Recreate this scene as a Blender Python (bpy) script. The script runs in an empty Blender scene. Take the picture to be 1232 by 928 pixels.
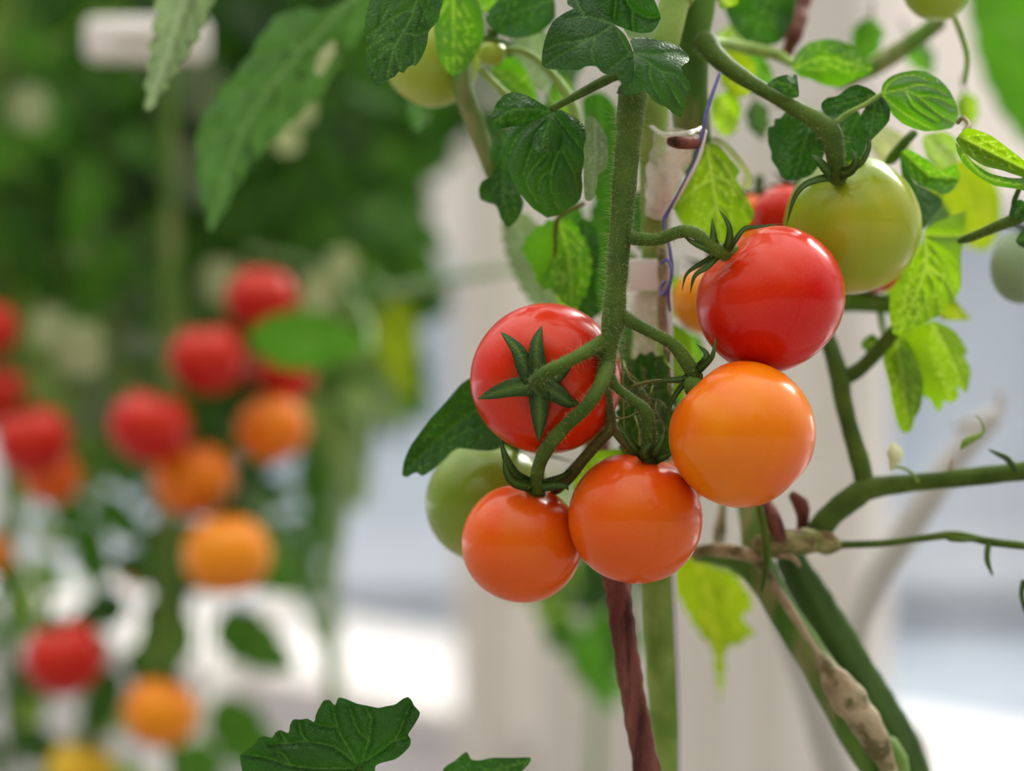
import bpy, math, random
import numpy as np
from mathutils import Vector, Matrix, Quaternion
from mathutils.geometry import delaunay_2d_cdt, intersect_point_tri_2d

# ------------------------------------------------------------------ basics
SC = bpy.context.scene
COL = SC.collection
F = 1232 * 85.0 / 36.0          # focal length in pixels of the 1232 px frame
EYE = 1.25                      # camera height
rnd = random.Random(11)
nrs = np.random.RandomState(5)

def P(px, py, d):
    """point in the room seen at pixel (px, py) at distance d in front of the camera"""
    return Vector((d * (px - 616.0) / F, d, EYE - d * (py - 464.0) / F))

def srgb(r, g, b):
    f = lambda c: (c / 255 / 12.92) if c / 255 <= 0.04045 else ((c / 255 + 0.055) / 1.055) ** 2.4
    return (f(r), f(g), f(b), 1.0)

def link(o, parent=None):
    COL.objects.link(o)
    if parent is not None:
        o.parent = parent
    return o

def empty(name, loc, label, cat, group=None):
    o = bpy.data.objects.new(name, None)
    o.empty_display_size = 0.02
    o.location = loc
    o['label'] = label; o['category'] = cat
    if group: o['group'] = group
    return link(o)

def mesh_obj(name, verts, faces, mat, parent=None, smooth=True, attr=None, origin=None):
    me = bpy.data.meshes.new(name)
    off = Vector(origin) if origin is not None else (Vector(parent_world(parent)) if parent is not None else Vector((0, 0, 0)))
    me.from_pydata([tuple(Vector(v) - off) for v in verts], [], faces)
    if smooth:
        me.polygons.foreach_set('use_smooth', [True] * len(me.polygons))
    if attr is not None:
        for k, vals in attr.items():
            a = me.attributes.new(k, 'FLOAT', 'POINT')
            a.data.foreach_set('value', np.asarray(vals, dtype=np.float32))
    me.materials.append(mat)
    me.update()
    o = bpy.data.objects.new(name, me)
    link(o, parent)
    if origin is not None:
        o.location = off - (Vector(parent_world(parent)) if parent is not None else Vector((0, 0, 0)))
    return o

def parent_world(o):
    v = Vector((0, 0, 0))
    while o is not None:
        v += Vector(o.location); o = o.parent
    return v

# ------------------------------------------------------------------ materials
def new_mat(name):
    m = bpy.data.materials.new(name); m.use_nodes = True
    nt = m.node_tree; nt.nodes.clear()
    return m, nt, nt.nodes, nt.links

def N(nodes, t, **kw):
    n = nodes.new(t)
    for k, v in kw.items():
        if k in n.inputs: n.inputs[k].default_value = v
        else: setattr(n, k, v)
    return n

def mixc(nt, fac, a, b, blend='MIX'):
    n = nt.nodes.new('ShaderNodeMix'); n.data_type = 'RGBA'; n.blend_type = blend
    for idx, v in ((0, fac), (6, a), (7, b)):
        if hasattr(v, 'is_output') or isinstance(v, bpy.types.NodeSocket): nt.links.new(v, n.inputs[idx])
        else: n.inputs[idx].default_value = v
    return n.outputs[2]

def maprange(nt, v, a, b, c=0.0, d=1.0):
    n = nt.nodes.new('ShaderNodeMapRange'); n.clamp = True
    nt.links.new(v, n.inputs[0])
    for i, x in enumerate((a, b, c, d)): n.inputs[i + 1].default_value = x
    return n.outputs[0]

def plain(name, col, rough=0.5, spec=0.5, noise=0.0, nscale=30, bump=0.0, metallic=0.0, sheen=0.0):
    m, nt, ns, lk = new_mat(name)
    out = N(ns, 'ShaderNodeOutputMaterial'); bs = N(ns, 'ShaderNodeBsdfPrincipled')
    bs.inputs['Roughness'].default_value = rough
    bs.inputs['Specular IOR Level'].default_value = spec
    bs.inputs['Metallic'].default_value = metallic
    bs.inputs['Sheen Weight'].default_value = sheen
    lk.new(bs.outputs[0], out.inputs[0])
    tc = N(ns, 'ShaderNodeTexCoord'); nz = N(ns, 'ShaderNodeTexNoise', Scale=nscale, Detail=4.0)
    lk.new(tc.outputs['Object'], nz.inputs['Vector'])
    dark = tuple(c * (1 - noise) for c in col[:3]) + (1,)
    lite = tuple(min(1, c * (1 + noise)) for c in col[:3]) + (1,)
    f = maprange(nt, nz.outputs[0], 0.3, 0.7)
    lk.new(mixc(nt, f, dark, lite), bs.inputs['Base Color'])
    if bump:
        bp = N(ns, 'ShaderNodeBump', Strength=bump, Distance=0.001)
        lk.new(nz.outputs[0], bp.inputs['Height']); lk.new(bp.outputs[0], bs.inputs['Normal'])
    return m

def leaf_mat(name, top, vein, trans, tw=0.4, rough=0.42, spec=0.4, puck=0.5, cell=420, var=0.35):
    m, nt, ns, lk = new_mat(name)
    out = N(ns, 'ShaderNodeOutputMaterial'); bs = N(ns, 'ShaderNodeBsdfPrincipled')
    tr = N(ns, 'ShaderNodeBsdfTranslucent'); mx = N(ns, 'ShaderNodeMixShader')
    tc = N(ns, 'ShaderNodeTexCoord')
    n1 = N(ns, 'ShaderNodeTexNoise', Scale=38.0, Detail=3.0); lk.new(tc.outputs['Object'], n1.inputs['Vector'])
    vo = N(ns, 'ShaderNodeTexVoronoi', Scale=float(cell)); vo.feature = 'DISTANCE_TO_EDGE'
    n2 = N(ns, 'ShaderNodeTexNoise', Scale=900.0, Detail=2.0); lk.new(tc.outputs['Object'], n2.inputs['Vector'])
    dist = N(ns, 'ShaderNodeTexNoise', Scale=150.0, Detail=1.0); lk.new(tc.outputs['Object'], dist.inputs['Vector'])
    wv = mixc(nt, 0.012, tc.outputs['Object'], dist.outputs['Color'], 'ADD')
    lk.new(wv, vo.inputs['Vector'])
    at = N(ns, 'ShaderNodeAttribute'); at.attribute_name = 'vein'
    col = mixc(nt, maprange(nt, n1.outputs[0], 0.3, 0.7), tuple(c * (1 - var) for c in top[:3]) + (1,), tuple(min(1, c * (1 + var)) for c in top[:3]) + (1,))
    net = maprange(nt, vo.outputs['Distance'], 0.0, 0.12, 0.16, 0.0)
    col = mixc(nt, net, col, vein)
    spk = maprange(nt, n2.outputs[0], 0.55, 0.75, 0.0, 0.10)
    col = mixc(nt, spk, col, vein)
    vf = N(ns, 'ShaderNodeMath', operation='MULTIPLY'); lk.new(at.outputs['Fac'], vf.inputs[0]); vf.inputs[1].default_value = 0.7
    col = mixc(nt, vf.outputs[0], col, vein)
    lk.new(col, bs.inputs['Base Color'])
    bs.inputs['Roughness'].default_value = rough; bs.inputs['Specular IOR Level'].default_value = spec
    tcol = mixc(nt, maprange(nt, n1.outputs[0], 0.3, 0.7), tuple(c * 0.75 for c in trans[:3]) + (1,), trans)
    tcol = mixc(nt, vf.outputs[0], tcol, tuple(min(1, c * 1.2) for c in vein[:3]) + (1,))
    lk.new(tcol, tr.inputs['Color'])
    bp = N(ns, 'ShaderNodeBump', Strength=puck, Distance=0.0006)
    hh = maprange(nt, vo.outputs['Distance'], 0.0, 0.25, 0.0, 1.0)
    lk.new(hh, bp.inputs['Height']); lk.new(bp.outputs[0], bs.inputs['Normal'])
    mx.inputs[0].default_value = tw
    lk.new(bs.outputs[0], mx.inputs[1]); lk.new(tr.outputs[0], mx.inputs[2]); lk.new(mx.outputs[0], out.inputs[0])
    return m

LEAF_DARK = leaf_mat('leaf_blue_green', srgb(38, 72, 34), srgb(92, 134, 64), srgb(70, 130, 20), 0.16, 0.5, 0.25)
LEAF_DEEP = leaf_mat('leaf_deep_green', srgb(26, 70, 16), srgb(84, 132, 44), srgb(60, 130, 10), 0.16, 0.42, 0.3)
LEAF_MID = leaf_mat('leaf_green', srgb(44, 98, 18), srgb(160, 196, 66), srgb(105, 175, 10), 0.42)
LEAF_LIME = leaf_mat('leaf_lime', srgb(74, 124, 14), srgb(176, 200, 80), srgb(148, 194, 10), 0.48, cell=260)
LEAF_YELLOW = leaf_mat('leaf_yellow_green', srgb(132, 160, 10), srgb(180, 190, 50), srgb(150, 178, 8), 0.5, cell=200)
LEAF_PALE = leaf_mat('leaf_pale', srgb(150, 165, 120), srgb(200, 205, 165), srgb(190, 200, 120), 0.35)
LEAF_GREY = leaf_mat('leaf_grey_green', srgb(112, 132, 100), srgb(150, 165, 130), srgb(130, 160, 90), 0.3)
LEAF_DUSK = leaf_mat('leaf_soft_blue_green', srgb(62, 98, 56), srgb(110, 142, 84), srgb(80, 130, 40), 0.25, 0.55, 0.3)
LEAF_FAR_A = leaf_mat('leaf_far_dark', srgb(26, 62, 14), srgb(90, 130, 50), srgb(60, 125, 8), 0.34, cell=100)
LEAF_FAR_B = leaf_mat('leaf_far_green', srgb(46, 98, 18), srgb(120, 160, 70), srgb(95, 170, 12), 0.42, cell=100)
LEAF_FAR_C = leaf_mat('leaf_far_pale', srgb(128, 158, 84), srgb(170, 190, 120), srgb(160, 200, 60), 0.42, cell=100)

def stem_mat(name, col, col2, rough=0.6, sheen=0.0, scale=60, bump=0.4, stretch=(1, 1, 1), wear=None, wscale=28, coarse=0.0):
    m, nt, ns, lk = new_mat(name)
    out = N(ns, 'ShaderNodeOutputMaterial'); bs = N(ns, 'ShaderNodeBsdfPrincipled')
    tc = N(ns, 'ShaderNodeTexCoord'); mp = N(ns, 'ShaderNodeMapping'); mp.inputs['Scale'].default_value = stretch
    lk.new(tc.outputs['Object'], mp.inputs['Vector'])
    n1 = N(ns, 'ShaderNodeTexNoise', Scale=float(scale), Detail=4.0); lk.new(mp.outputs[0], n1.inputs['Vector'])
    n2 = N(ns, 'ShaderNodeTexNoise', Scale=1600.0, Detail=2.0); lk.new(tc.outputs['Object'], n2.inputs['Vector'])
    c = mixc(nt, maprange(nt, n1.outputs[0], 0.35, 0.65), col, col2)
    lite = tuple(min(1, x * 1.5 + 0.01) for x in col2[:3]) + (1,)
    c = mixc(nt, maprange(nt, n2.outputs[0], 0.56, 0.7, 0, 0.25), c, lite)
    if wear:
        n3 = N(ns, 'ShaderNodeTexNoise', Scale=float(wscale), Detail=6.0); lk.new(mp.outputs[0], n3.inputs['Vector'])
        c = mixc(nt, maprange(nt, n3.outputs[0], 0.5, 0.62, 0, 0.9), c, wear)
    lk.new(c, bs.inputs['Base Color'])
    bs.inputs['Roughness'].default_value = rough
    bs.inputs['Sheen Weight'].default_value = sheen
    bs.inputs['Specular IOR Level'].default_value = 0.15
    bp = N(ns, 'ShaderNodeBump', Strength=bump, Distance=0.0004); lk.new(n2.outputs[0], bp.inputs['Height'])
    if coarse:
        nc = N(ns, 'ShaderNodeTexNoise', Scale=170.0, Detail=5.0, Roughness=0.7); lk.new(mp.outputs[0], nc.inputs['Vector'])
        b2 = N(ns, 'ShaderNodeBump', Strength=coarse, Distance=0.0016); lk.new(nc.outputs[0], b2.inputs['Height']); lk.new(bp.outputs[0], b2.inputs['Normal'])
        lk.new(b2.outputs[0], bs.inputs['Normal'])
    else:
        lk.new(bp.outputs[0], bs.inputs['Normal'])
    lk.new(bs.outputs[0], out.inputs[0])
    return m

STEM = stem_mat('stem_green', srgb(54, 78, 22), srgb(80, 104, 34))
STEM_LITE = stem_mat('stem_light_green', srgb(104, 136, 52), srgb(140, 164, 84))
STEM_DARK = stem_mat('stem_dark_green', srgb(34, 60, 20), srgb(66, 92, 40), stretch=(1, 1, 0.2), coarse=0.6)
STEM_VINE = stem_mat('stem_vine_worn', srgb(66, 102, 34), srgb(92, 126, 48), wear=srgb(132, 132, 84), stretch=(1, 1, 0.25), wscale=70, coarse=0.5)
KNOT = stem_mat('stem_knot', srgb(88, 104, 40), srgb(150, 140, 96), wear=srgb(104, 78, 54), scale=190, wscale=120, coarse=1.0)
STEM_OLIVE = stem_mat('stem_olive', srgb(82, 84, 40), srgb(104, 104, 54))
STEM_BROWN = stem_mat('stem_brown', srgb(92, 50, 44), srgb(126, 78, 66), sheen=0.0, scale=120, stretch=(1, 1, 0.15), wear=srgb(58, 28, 24), wscale=150, coarse=0.9)
STEM_TAN = stem_mat('stem_dry_tan', srgb(130, 112, 84), srgb(176, 160, 130), sheen=0.0, wear=srgb(88, 84, 48), wscale=90, coarse=0.9)
STEM_FAR = stem_mat('stem_far', srgb(110, 140, 90), srgb(130, 158, 104), sheen=0.1)
HAIR = plain('plant_hair', srgb(170, 176, 124), 0.5, 0.4)
SEPAL = leaf_mat('sepal_green', srgb(46, 78, 18), srgb(92, 124, 44), srgb(80, 130, 16), 0.12, 0.5, 0.35, cell=700)
SEPAL_LITE = leaf_mat('sepal_light', srgb(110, 140, 60), srgb(150, 175, 90), srgb(120, 170, 40), 0.2, 0.5, 0.35, cell=700)

def skin_mat(name, base, shoulder, tip, patch, sz=0.03, patch_amt=0.5, speck=0.25, rough=0.30):
    """tomato skin; z of the fruit's own mesh points to its stalk"""
    m, nt, ns, lk = new_mat(name)
    out = N(ns, 'ShaderNodeOutputMaterial'); bs = N(ns, 'ShaderNodeBsdfPrincipled')
    tc = N(ns, 'ShaderNodeTexCoord'); sp = N(ns, 'ShaderNodeSeparateXYZ'); lk.new(tc.outputs['Object'], sp.inputs[0])
    n1 = N(ns, 'ShaderNodeTexNoise', Scale=26.0, Detail=3.0, Roughness=0.55); lk.new(tc.outputs['Object'], n1.inputs['Vector'])
    ad = N(ns, 'ShaderNodeMath', operation='MULTIPLY_ADD'); lk.new(n1.outputs[0], ad.inputs[0]); ad.inputs[1].default_value = sz * 1.3
    lk.new(sp.outputs['Z'], ad.inputs[2])
    c = mixc(nt, maprange(nt, ad.outputs[0], sz * 0.9, sz * 1.7), base, shoulder)
    c = mixc(nt, maprange(nt, ad.outputs[0], sz * 0.25, -sz * 0.4), c, tip)
    n3 = N(ns, 'ShaderNodeTexNoise', Scale=34.0, Detail=2.0); mp = N(ns, 'ShaderNodeMapping'); mp.inputs['Location'].default_value = (3, 1, 7)
    lk.new(tc.outputs['Object'], mp.inputs[0]); lk.new(mp.outputs[0], n3.inputs['Vector'])
    c = mixc(nt, maprange(nt, n3.outputs[0], 0.48, 0.7, 0, patch_amt), c, patch)
    vo = N(ns, 'ShaderNodeTexVoronoi', Scale=1100.0); lk.new(tc.outputs['Object'], vo.inputs['Vector'])
    lite = tuple(min(1, x * 1.5 + 0.10) for x in base[:3]) + (1,)
    c = mixc(nt, maprange(nt, vo.outputs['Distance'], 0.32, 0.08, 0, speck), c, lite)
    lk.new(c, bs.inputs['Base Color'])
    bs.inputs['Roughness'].default_value = rough
    bs.inputs['Specular IOR Level'].default_value = 0.14
    bs.inputs['Coat Weight'].default_value = 0.30; bs.inputs['Coat Roughness'].default_value = 0.09
    bs.inputs['Subsurface Weight'].default_value = 0.08
    bs.inputs['Subsurface Radius'].default_value = (1.0, 0.35, 0.15)
    bs.inputs['Subsurface Scale'].default_value = 0.006
    nb = N(ns, 'ShaderNodeTexNoise', Scale=700.0, Detail=2.0); lk.new(tc.outputs['Object'], nb.inputs['Vector'])
    bp = N(ns, 'ShaderNodeBump', Strength=0.05, Distance=0.0003); lk.new(nb.outputs[0], bp.inputs['Height'])
    lk.new(bp.outputs[0], bs.inputs['Normal']); lk.new(bp.outputs[0], bs.inputs['Coat Normal'])
    lk.new(bs.outputs[0], out.inputs[0])
    return m

RED = skin_mat('skin_red', srgb(198, 20, 3), srgb(206, 56, 5), srgb(192, 16, 4), srgb(210, 50, 4))
CRIMSON = skin_mat('skin_crimson', srgb(184, 14, 3), srgb(196, 44, 5), srgb(180, 12, 4), srgb(200, 48, 4))
REDOR = skin_mat('skin_red_orange', srgb(218, 88, 10), srgb(212, 56, 8), srgb(218, 84, 22), srgb(210, 104, 6))
ORANGE = skin_mat('skin_orange', srgb(228, 118, 4), srgb(222, 84, 6), srgb(222, 92, 16), srgb(232, 138, 4))
AMBER = skin_mat('skin_amber', srgb(232, 138, 12), srgb(224, 100, 12), srgb(222, 120, 30), srgb(238, 156, 20))
YELLOW = skin_mat('skin_yellow', srgb(214, 178, 30), srgb(196, 150, 30), srgb(220, 190, 50), srgb(220, 170, 30))
GREEN_TURN = skin_mat('skin_green_turning', srgb(150, 166, 30), srgb(124, 148, 20), srgb(200, 172, 106), srgb(176, 172, 50), patch_amt=0.6, speck=0.3)
GREEN = skin_mat('skin_green', srgb(112, 138, 34), srgb(96, 126, 30), srgb(150, 160, 66), srgb(128, 146, 40), speck=0.2)
GREEN_PALE = skin_mat('skin_green_pale', srgb(150, 170, 56), srgb(120, 150, 40), srgb(186, 196, 104), srgb(160, 174, 60), speck=0.1)
GREEN_GREY = skin_mat('skin_green_grey', srgb(128, 148, 116), srgb(110, 134, 96), srgb(140, 156, 122), srgb(130, 150, 110), speck=0.0, rough=0.6)
CREAM = plain('bud_cream', srgb(206, 214, 170), 0.5, 0.4, 0.1)

# ------------------------------------------------------------------ shape helpers
def catmull(pts, n):
    """resample a list of equal-length tuples smoothly to n points"""
    A = np.array([tuple(p) for p in pts], float)
    if len(A) < 3:
        t = np.linspace(0, 1, n)[:, None]
        return A[0] * (1 - t) + A[-1] * t
    seg = np.linalg.norm(np.diff(A[:, :3], axis=0), axis=1) ** 0.5 + 1e-9
    T = np.concatenate([[0], np.cumsum(seg)])
    M = np.zeros_like(A)
    M[1:-1] = (A[2:] - A[:-2]) / (T[2:] - T[:-2])[:, None]
    M[0] = (A[1] - A[0]) / seg[0]; M[-1] = (A[-1] - A[-2]) / seg[-1]
    out = []
    for u in np.linspace(0, T[-1], n):
        i = min(max(np.searchsorted(T, u) - 1, 0), len(A) - 2)
        h = T[i + 1] - T[i]; s = (u - T[i]) / h
        out.append((2 * s**3 - 3 * s**2 + 1) * A[i] + (s**3 - 2 * s**2 + s) * h * M[i] + (-2 * s**3 + 3 * s**2) * A[i + 1] + (s**3 - s**2) * h * M[i + 1])
    return np.array(out)

def frames(C):
    T = np.gradient(C, axis=0); T /= np.linalg.norm(T, axis=1)[:, None] + 1e-12
    up = np.array([0.0, -1.0, 0.0])
    if abs(T[0] @ up) > 0.9: up = np.array([1.0, 0, 0])
    Ns = []
    n = up - T[0] * (up @ T[0]); n /= np.linalg.norm(n)
    for t in T:
        n = n - t * (n @ t); n /= np.linalg.norm(n) + 1e-12
        Ns.append(n)
    Ns = np.array(Ns); B = np.cross(T, Ns)
    return T, Ns, B

def tube_geo(pts, n=None, k=14, lump=0.04, ridge=0.0, taper_end=True):
    """pts: (x, y, z, r) -> verts, faces, centre line, radii"""
    A = np.array([tuple(p) for p in pts], float)
    L = np.linalg.norm(np.diff(A[:, :3], axis=0), axis=1).sum()
    n = n or int(min(160, max(8, L / 0.0022)))
    R = catmull(pts, n); C = R[:, :3]; r = np.maximum(R[:, 3], 1e-5)
    ph = rnd.random() * 6
    r = r * (1 + lump * np.sin(np.arange(n) * 0.9 + ph) * np.sin(np.arange(n) * 0.37 + ph * 2))
    T, Ns, B = frames(C)
    V = []; Fc = []
    prof = [(0, 1.0)]
    for i in range(n):
        for j in range(k):
            a = 2 * math.pi * j / k
            rr = r[i] * (1 + ridge * math.cos(4 * a + ph + i * 0.02))
            V.append(C[i] + rr * (math.cos(a) * Ns[i] + math.sin(a) * B[i]))
    for i in range(n - 1):
        for j in range(k):
            a = i * k + j; b = i * k + (j + 1) % k
            Fc.append((a, b, b + k, a + k))
    for end, i, s in ((0, 0, -1), (1, n - 1, 1)):
        base = len(V)
        for j in range(k):
            a = 2 * math.pi * j / k
            V.append(C[i] + 0.72 * r[i] * (math.cos(a) * Ns[i] + math.sin(a) * B[i]) + s * T[i] * r[i] * 0.5)
        tip = len(V); V.append(C[i] + s * T[i] * r[i] * 0.75)
        o = i * k
        for j in range(k):
            j2 = (j + 1) % k
            if s < 0: Fc.append((o + j2, o + j, base + j, base + j2)); Fc.append((base + j2, base + j, tip))
            else: Fc.append((o + j, o + j2, base + j2, base + j)); Fc.append((base + j, base + j2, tip))
    return V, Fc, C, r, (T, Ns, B)

def pxp(pts, dd=1.0):
    """(px, py, d, r_px) list -> world (x, y, z, r)"""
    out = []
    for p in pts:
        d = p[2]; w = P(p[0], p[1], d)
        out.append((w.x, w.y, w.z, p[3] * d / F))
    return out

def hair_geo(C, r, fr, count, lmin, lmax, rad=0.00004, lean=0.3, long_frac=0.12):
    T, Ns, B = fr
    V = []; Fc = []
    n = len(C)
    for _ in range(count):
        u = rnd.random() * (n - 1.001); i = int(u); f = u - i
        c = C[i] * (1 - f) + C[i + 1] * f; rr = r[i] * (1 - f) + r[i + 1] * f
        a = rnd.random() * 2 * math.pi
        d = math.cos(a) * Ns[i] + math.sin(a) * B[i]
        d = d + T[i] * rnd.uniform(-lean, lean) + nrs.uniform(-0.15, 0.15, 3)
        d /= np.linalg.norm(d)
        ln = rnd.uniform(lmin, lmax) * (1.0 if rnd.random() > long_frac else 3.0)
        p0 = c + (math.cos(a) * Ns[i] + math.sin(a) * B[i]) * rr * 0.96
        side = np.cross(d, T[i]); side /= np.linalg.norm(side) + 1e-9
        s2 = np.cross(d, side)
        bend = nrs.uniform(-0.35, 0.35, 3) * ln
        p1 = p0 + d * ln * 0.55 + bend * 0.25; p2 = p0 + d * ln + bend
        b = len(V)
        for q, w in ((p0, 1.0), (p1, 0.7)):
            for t in range(3):
                an = t * 2.094
                V.append(q + rad * w * (math.cos(an) * side + math.sin(an) * s2))
        V.append(p2)
        for t in range(3):
            t2 = (t + 1) % 3
            Fc.append((b + t, b + t2, b + 3 + t2, b + 3 + t)); Fc.append((b + 3 + t, b + 3 + t2, b + 6))
    return V, Fc

def stem(parent, pts, mat=None, name='stem', hair=0, hl=(0.0006, 0.0014), k=14, lump=0.04, ridge=0.0, label=None, px=True, hrad=0.00004, n=None, long_hair=0):
    W = pxp(pts) if px else pts
    V, Fc, C, r, fr = tube_geo(W, k=k, lump=lump, ridge=ridge, n=n)
    o = mesh_obj(name, V, Fc, mat or STEM, parent)
    if label: o['label'] = label
    if hair:
        hv, hf = hair_geo(C, r, fr, hair, hl[0], hl[1], rad=hrad)
        h = mesh_obj('fine_hair', hv, hf, HAIR, o, smooth=False, origin=None)
        h['kind'] = 'stuff'
    if long_hair:
        hv, hf = hair_geo(C, r, fr, long_hair, 0.003, 0.0065, rad=0.00005, lean=0.5, long_frac=0.0)
        h = mesh_obj('long_hair', hv, hf, HAIR, o, smooth=False); h['kind'] = 'stuff'
    return o

# --- leaves -----------------------------------------------------------------
def inside(poly, pts):
    x, y = pts[:, 0], pts[:, 1]; res = np.zeros(len(pts), bool)
    n = len(poly); j = n - 1
    for i in range(n):
        xi, yi = poly[i]; xj, yj = poly[j]
        c = ((yi > y) != (yj > y)) & (x < (xj - xi) * (y - yi) / (yj - yi + 1e-12) + xi)
        res ^= c; j = i
    return res

def smooth_closed(poly, step):
    A = np.array(poly, float); n = len(A); out = []
    for i in range(n):
        p0, p1, p2, p3 = A[i - 1], A[i], A[(i + 1) % n], A[(i + 2) % n]
        L = np.linalg.norm(p2 - p1); m = max(1, int(L / step))
        for s in np.arange(m) / m:
            a = 0.5 * (2 * p1 + (p2 - p0) * s + (2 * p0 - 5 * p1 + 4 * p2 - p3) * s * s + (3 * p1 - p0 - 3 * p2 + p3) * s**3)
            b = p1 * (1 - s) + p2 * s
            out.append(0.7 * a + 0.3 * b)
    return np.array(out)

def serrate(A, amp, period):
    d = np.linalg.norm(np.roll(A, -1, 0) - A, axis=1); S = np.concatenate([[0], np.cumsum(d)[:-1]])
    T = np.roll(A, -1, 0) - np.roll(A, 1, 0); T /= np.linalg.norm(T, axis=1)[:, None] + 1e-9
    area = 0.5 * np.sum(A[:, 0] * np.roll(A[:, 1], -1) - np.roll(A[:, 0], -1) * A[:, 1])
    Nn = np.stack([T[:, 1], -T[:, 0]], 1) * (1 if area > 0 else -1)
    w = (S / period) % 1.0
    saw = np.where(w < 0.7, w / 0.7, (1 - w) / 0.3) - 0.5
    return A + Nn * (saw * amp)[:, None]

def seg_dist(pts, lines):
    """distance to polylines and the position (0..1) along the closest"""
    best = np.full(len(pts), 1e9); pos = np.zeros(len(pts)); wid = np.ones(len(pts))
    for ln, w in lines:
        L = np.array(ln, float); cum = 0; tot = np.linalg.norm(np.diff(L, axis=0), axis=1).sum() + 1e-9
        for a, b in zip(L[:-1], L[1:]):
            ab = b - a; l = np.linalg.norm(ab)
            t = np.clip(((pts - a) @ ab) / (ab @ ab + 1e-12), 0, 1)
            d = np.linalg.norm(pts - a - t[:, None] * ab, axis=1)
            m = d / w < best / wid
            best = np.where(m, d, best); wid = np.where(m, w, wid)
            pos = np.where(m, (cum + t * l) / tot, pos); cum += l
    return best, wid, pos

def auto_veins(mid, poly, n=5, ang=48, w=0.6):
    out = []
    M = catmull([(a, b, 0) for a, b in mid], 40)[:, :2]
    T = np.gradient(M, axis=0); T /= np.linalg.norm(T, axis=1)[:, None] + 1e-9
    size = np.linalg.norm(M[-1] - M[0])
    for i in range(n):
        for s in (-1, 1):
            k = int((i + (0.25 if s > 0 else 0.0) + 0.35) / (n + 0.6) * 39)
            p = M[k].copy(); a = math.radians(ang) * s
            d = np.array([T[k][0] * math.cos(a) - T[k][1] * math.sin(a), T[k][0] * math.sin(a) + T[k][1] * math.cos(a)])
            ln = [p.copy()]
            for _ in range(24):
                d = d * 0.93 + T[k] * 0.07; d /= np.linalg.norm(d)
                p = p + d * size * 0.03
                if not inside(poly, np.array([p]))[0]: break
                ln.append(p.copy())
            if len(ln) > 2:
                out.append((ln, w))
                # small branch
                if len(ln) > 6:
                    q = ln[len(ln) // 2]; dd = ln[len(ln) // 2 + 1] - q
                    a2 = math.radians(-38) * s
                    e = np.array([dd[0] * math.cos(a2) - dd[1] * math.sin(a2), dd[0] * math.sin(a2) + dd[1] * math.cos(a2)])
                    e /= np.linalg.norm(e)
                    l2 = [q]
                    for _ in range(10):
                        q = q + e * size * 0.025
                        if not inside(poly, np.array([q]))[0]: break
                        l2.append(q)
                    if len(l2) > 2: out.append((l2, w * 0.6))
    return out

def sheet(poly, lines, step, vein_w, dfun, puck):
    """triangulated leaf blade in 2-D; dfun(pts, dist) -> third coordinate"""
    x0, y0 = poly.min(0); x1, y1 = poly.max(0)
    gx = np.arange(x0, x1, step); gy = np.arange(y0, y1, step * 0.866)
    G = np.array([(x + (step / 2 if j % 2 else 0), y) for j, y in enumerate(gy) for x in gx])
    G = G + nrs.uniform(-0.15, 0.15, G.shape) * step
    G = G[inside(poly, G)]
    dmin, _, _ = seg_dist(G, [(np.vstack([poly, poly[:1]]), 1.0)])
    G = G[dmin > step * 0.45]
    allp = [Vector(p) for p in poly] + [Vector(p) for p in G]
    n = len(poly)
    vs, es, fs, *_ = delaunay_2d_cdt(allp, [(i, (i + 1) % n) for i in range(n)], [], 1, 1e-6)
    V2 = np.array([tuple(v) for v in vs])
    # keep inner faces
    cen = np.array([V2[list(f)].mean(0) for f in fs])
    keep = inside(poly, cen)
    fs = [tuple(f) for f, kx in zip(fs, keep) if kx]
    dist, wid, pos = seg_dist(V2, lines) if lines else (np.full(len(V2), 1e3), np.ones(len(V2)), np.zeros(len(V2)))
    w = vein_w * wid * (1.15 - 0.6 * pos)
    vein = np.exp(-(dist / w) ** 2)
    bulge = puck * (1 - np.exp(-(dist / (vein_w * 5)) ** 2)) * wid.clip(0.5, 1)
    return V2, fs, vein, bulge

def leaf(parent, outline, d, mid=None, veins=(), mat=None, tilt=(0, 0), fold=0.0, curl=0.0, puck=0.0010, step=3.0, serr=0.0, sper=9.0, nv=5,
         vw=0.9, wave=0.0012, label=None, name='leaf', close=2.5):
    """leaf blade whose outline is given in pixels at distance d; tilt = depth (m) gained per 100 px in x and y; fold = V along the midrib; curl = edges bend back"""
    poly = smooth_closed(outline, max(close, step * 0.8))
    if serr: poly = serrate(poly, serr, sper)
    lines = []
    if mid is not None:
        M = catmull([(a, b, 0) for a, b in mid], 14)[:, :2]
        lines.append((M, 1.6)); lines += auto_veins(mid, poly, nv)
    for v in veins:
        V = catmull([(a, b, 0) for a, b in v], 10)[:, :2] if len(v) > 2 else np.array(v, float)
        lines.append((V, 1.1))
    V2, fs, vein, bulge = sheet(poly, lines, step, vw, None, puck)
    c = poly.mean(0); size = max(np.ptp(poly[:, 0]), np.ptp(poly[:, 1]))
    D = d + tilt[0] * (V2[:, 0] - c[0]) / 100 + tilt[1] * (V2[:, 1] - c[1]) / 100 - bulge
    if mid is not None:
        dm, _, _ = seg_dist(V2, [(np.array(mid, float), 1.0)])
        D = D + fold * (dm / size) + curl * (dm / size) ** 2
    else:
        rr = np.linalg.norm(V2 - c, axis=1) / size; D = D + curl * rr ** 2
    ph = rnd.random() * 6
    D = D + wave * np.sin(V2[:, 0] / size * 9 + ph) * np.cos(V2[:, 1] / size * 8 + ph * 1.7)
    verts = [tuple(P(x, y, dd)) for (x, y), dd in zip(V2, D)]
    fs = [f[::-1] for f in fs]
    o = mesh_obj(name, verts, fs, mat or LEAF_MID, parent, attr={'vein': vein})
    if label: o['label'] = label
    return o

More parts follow.
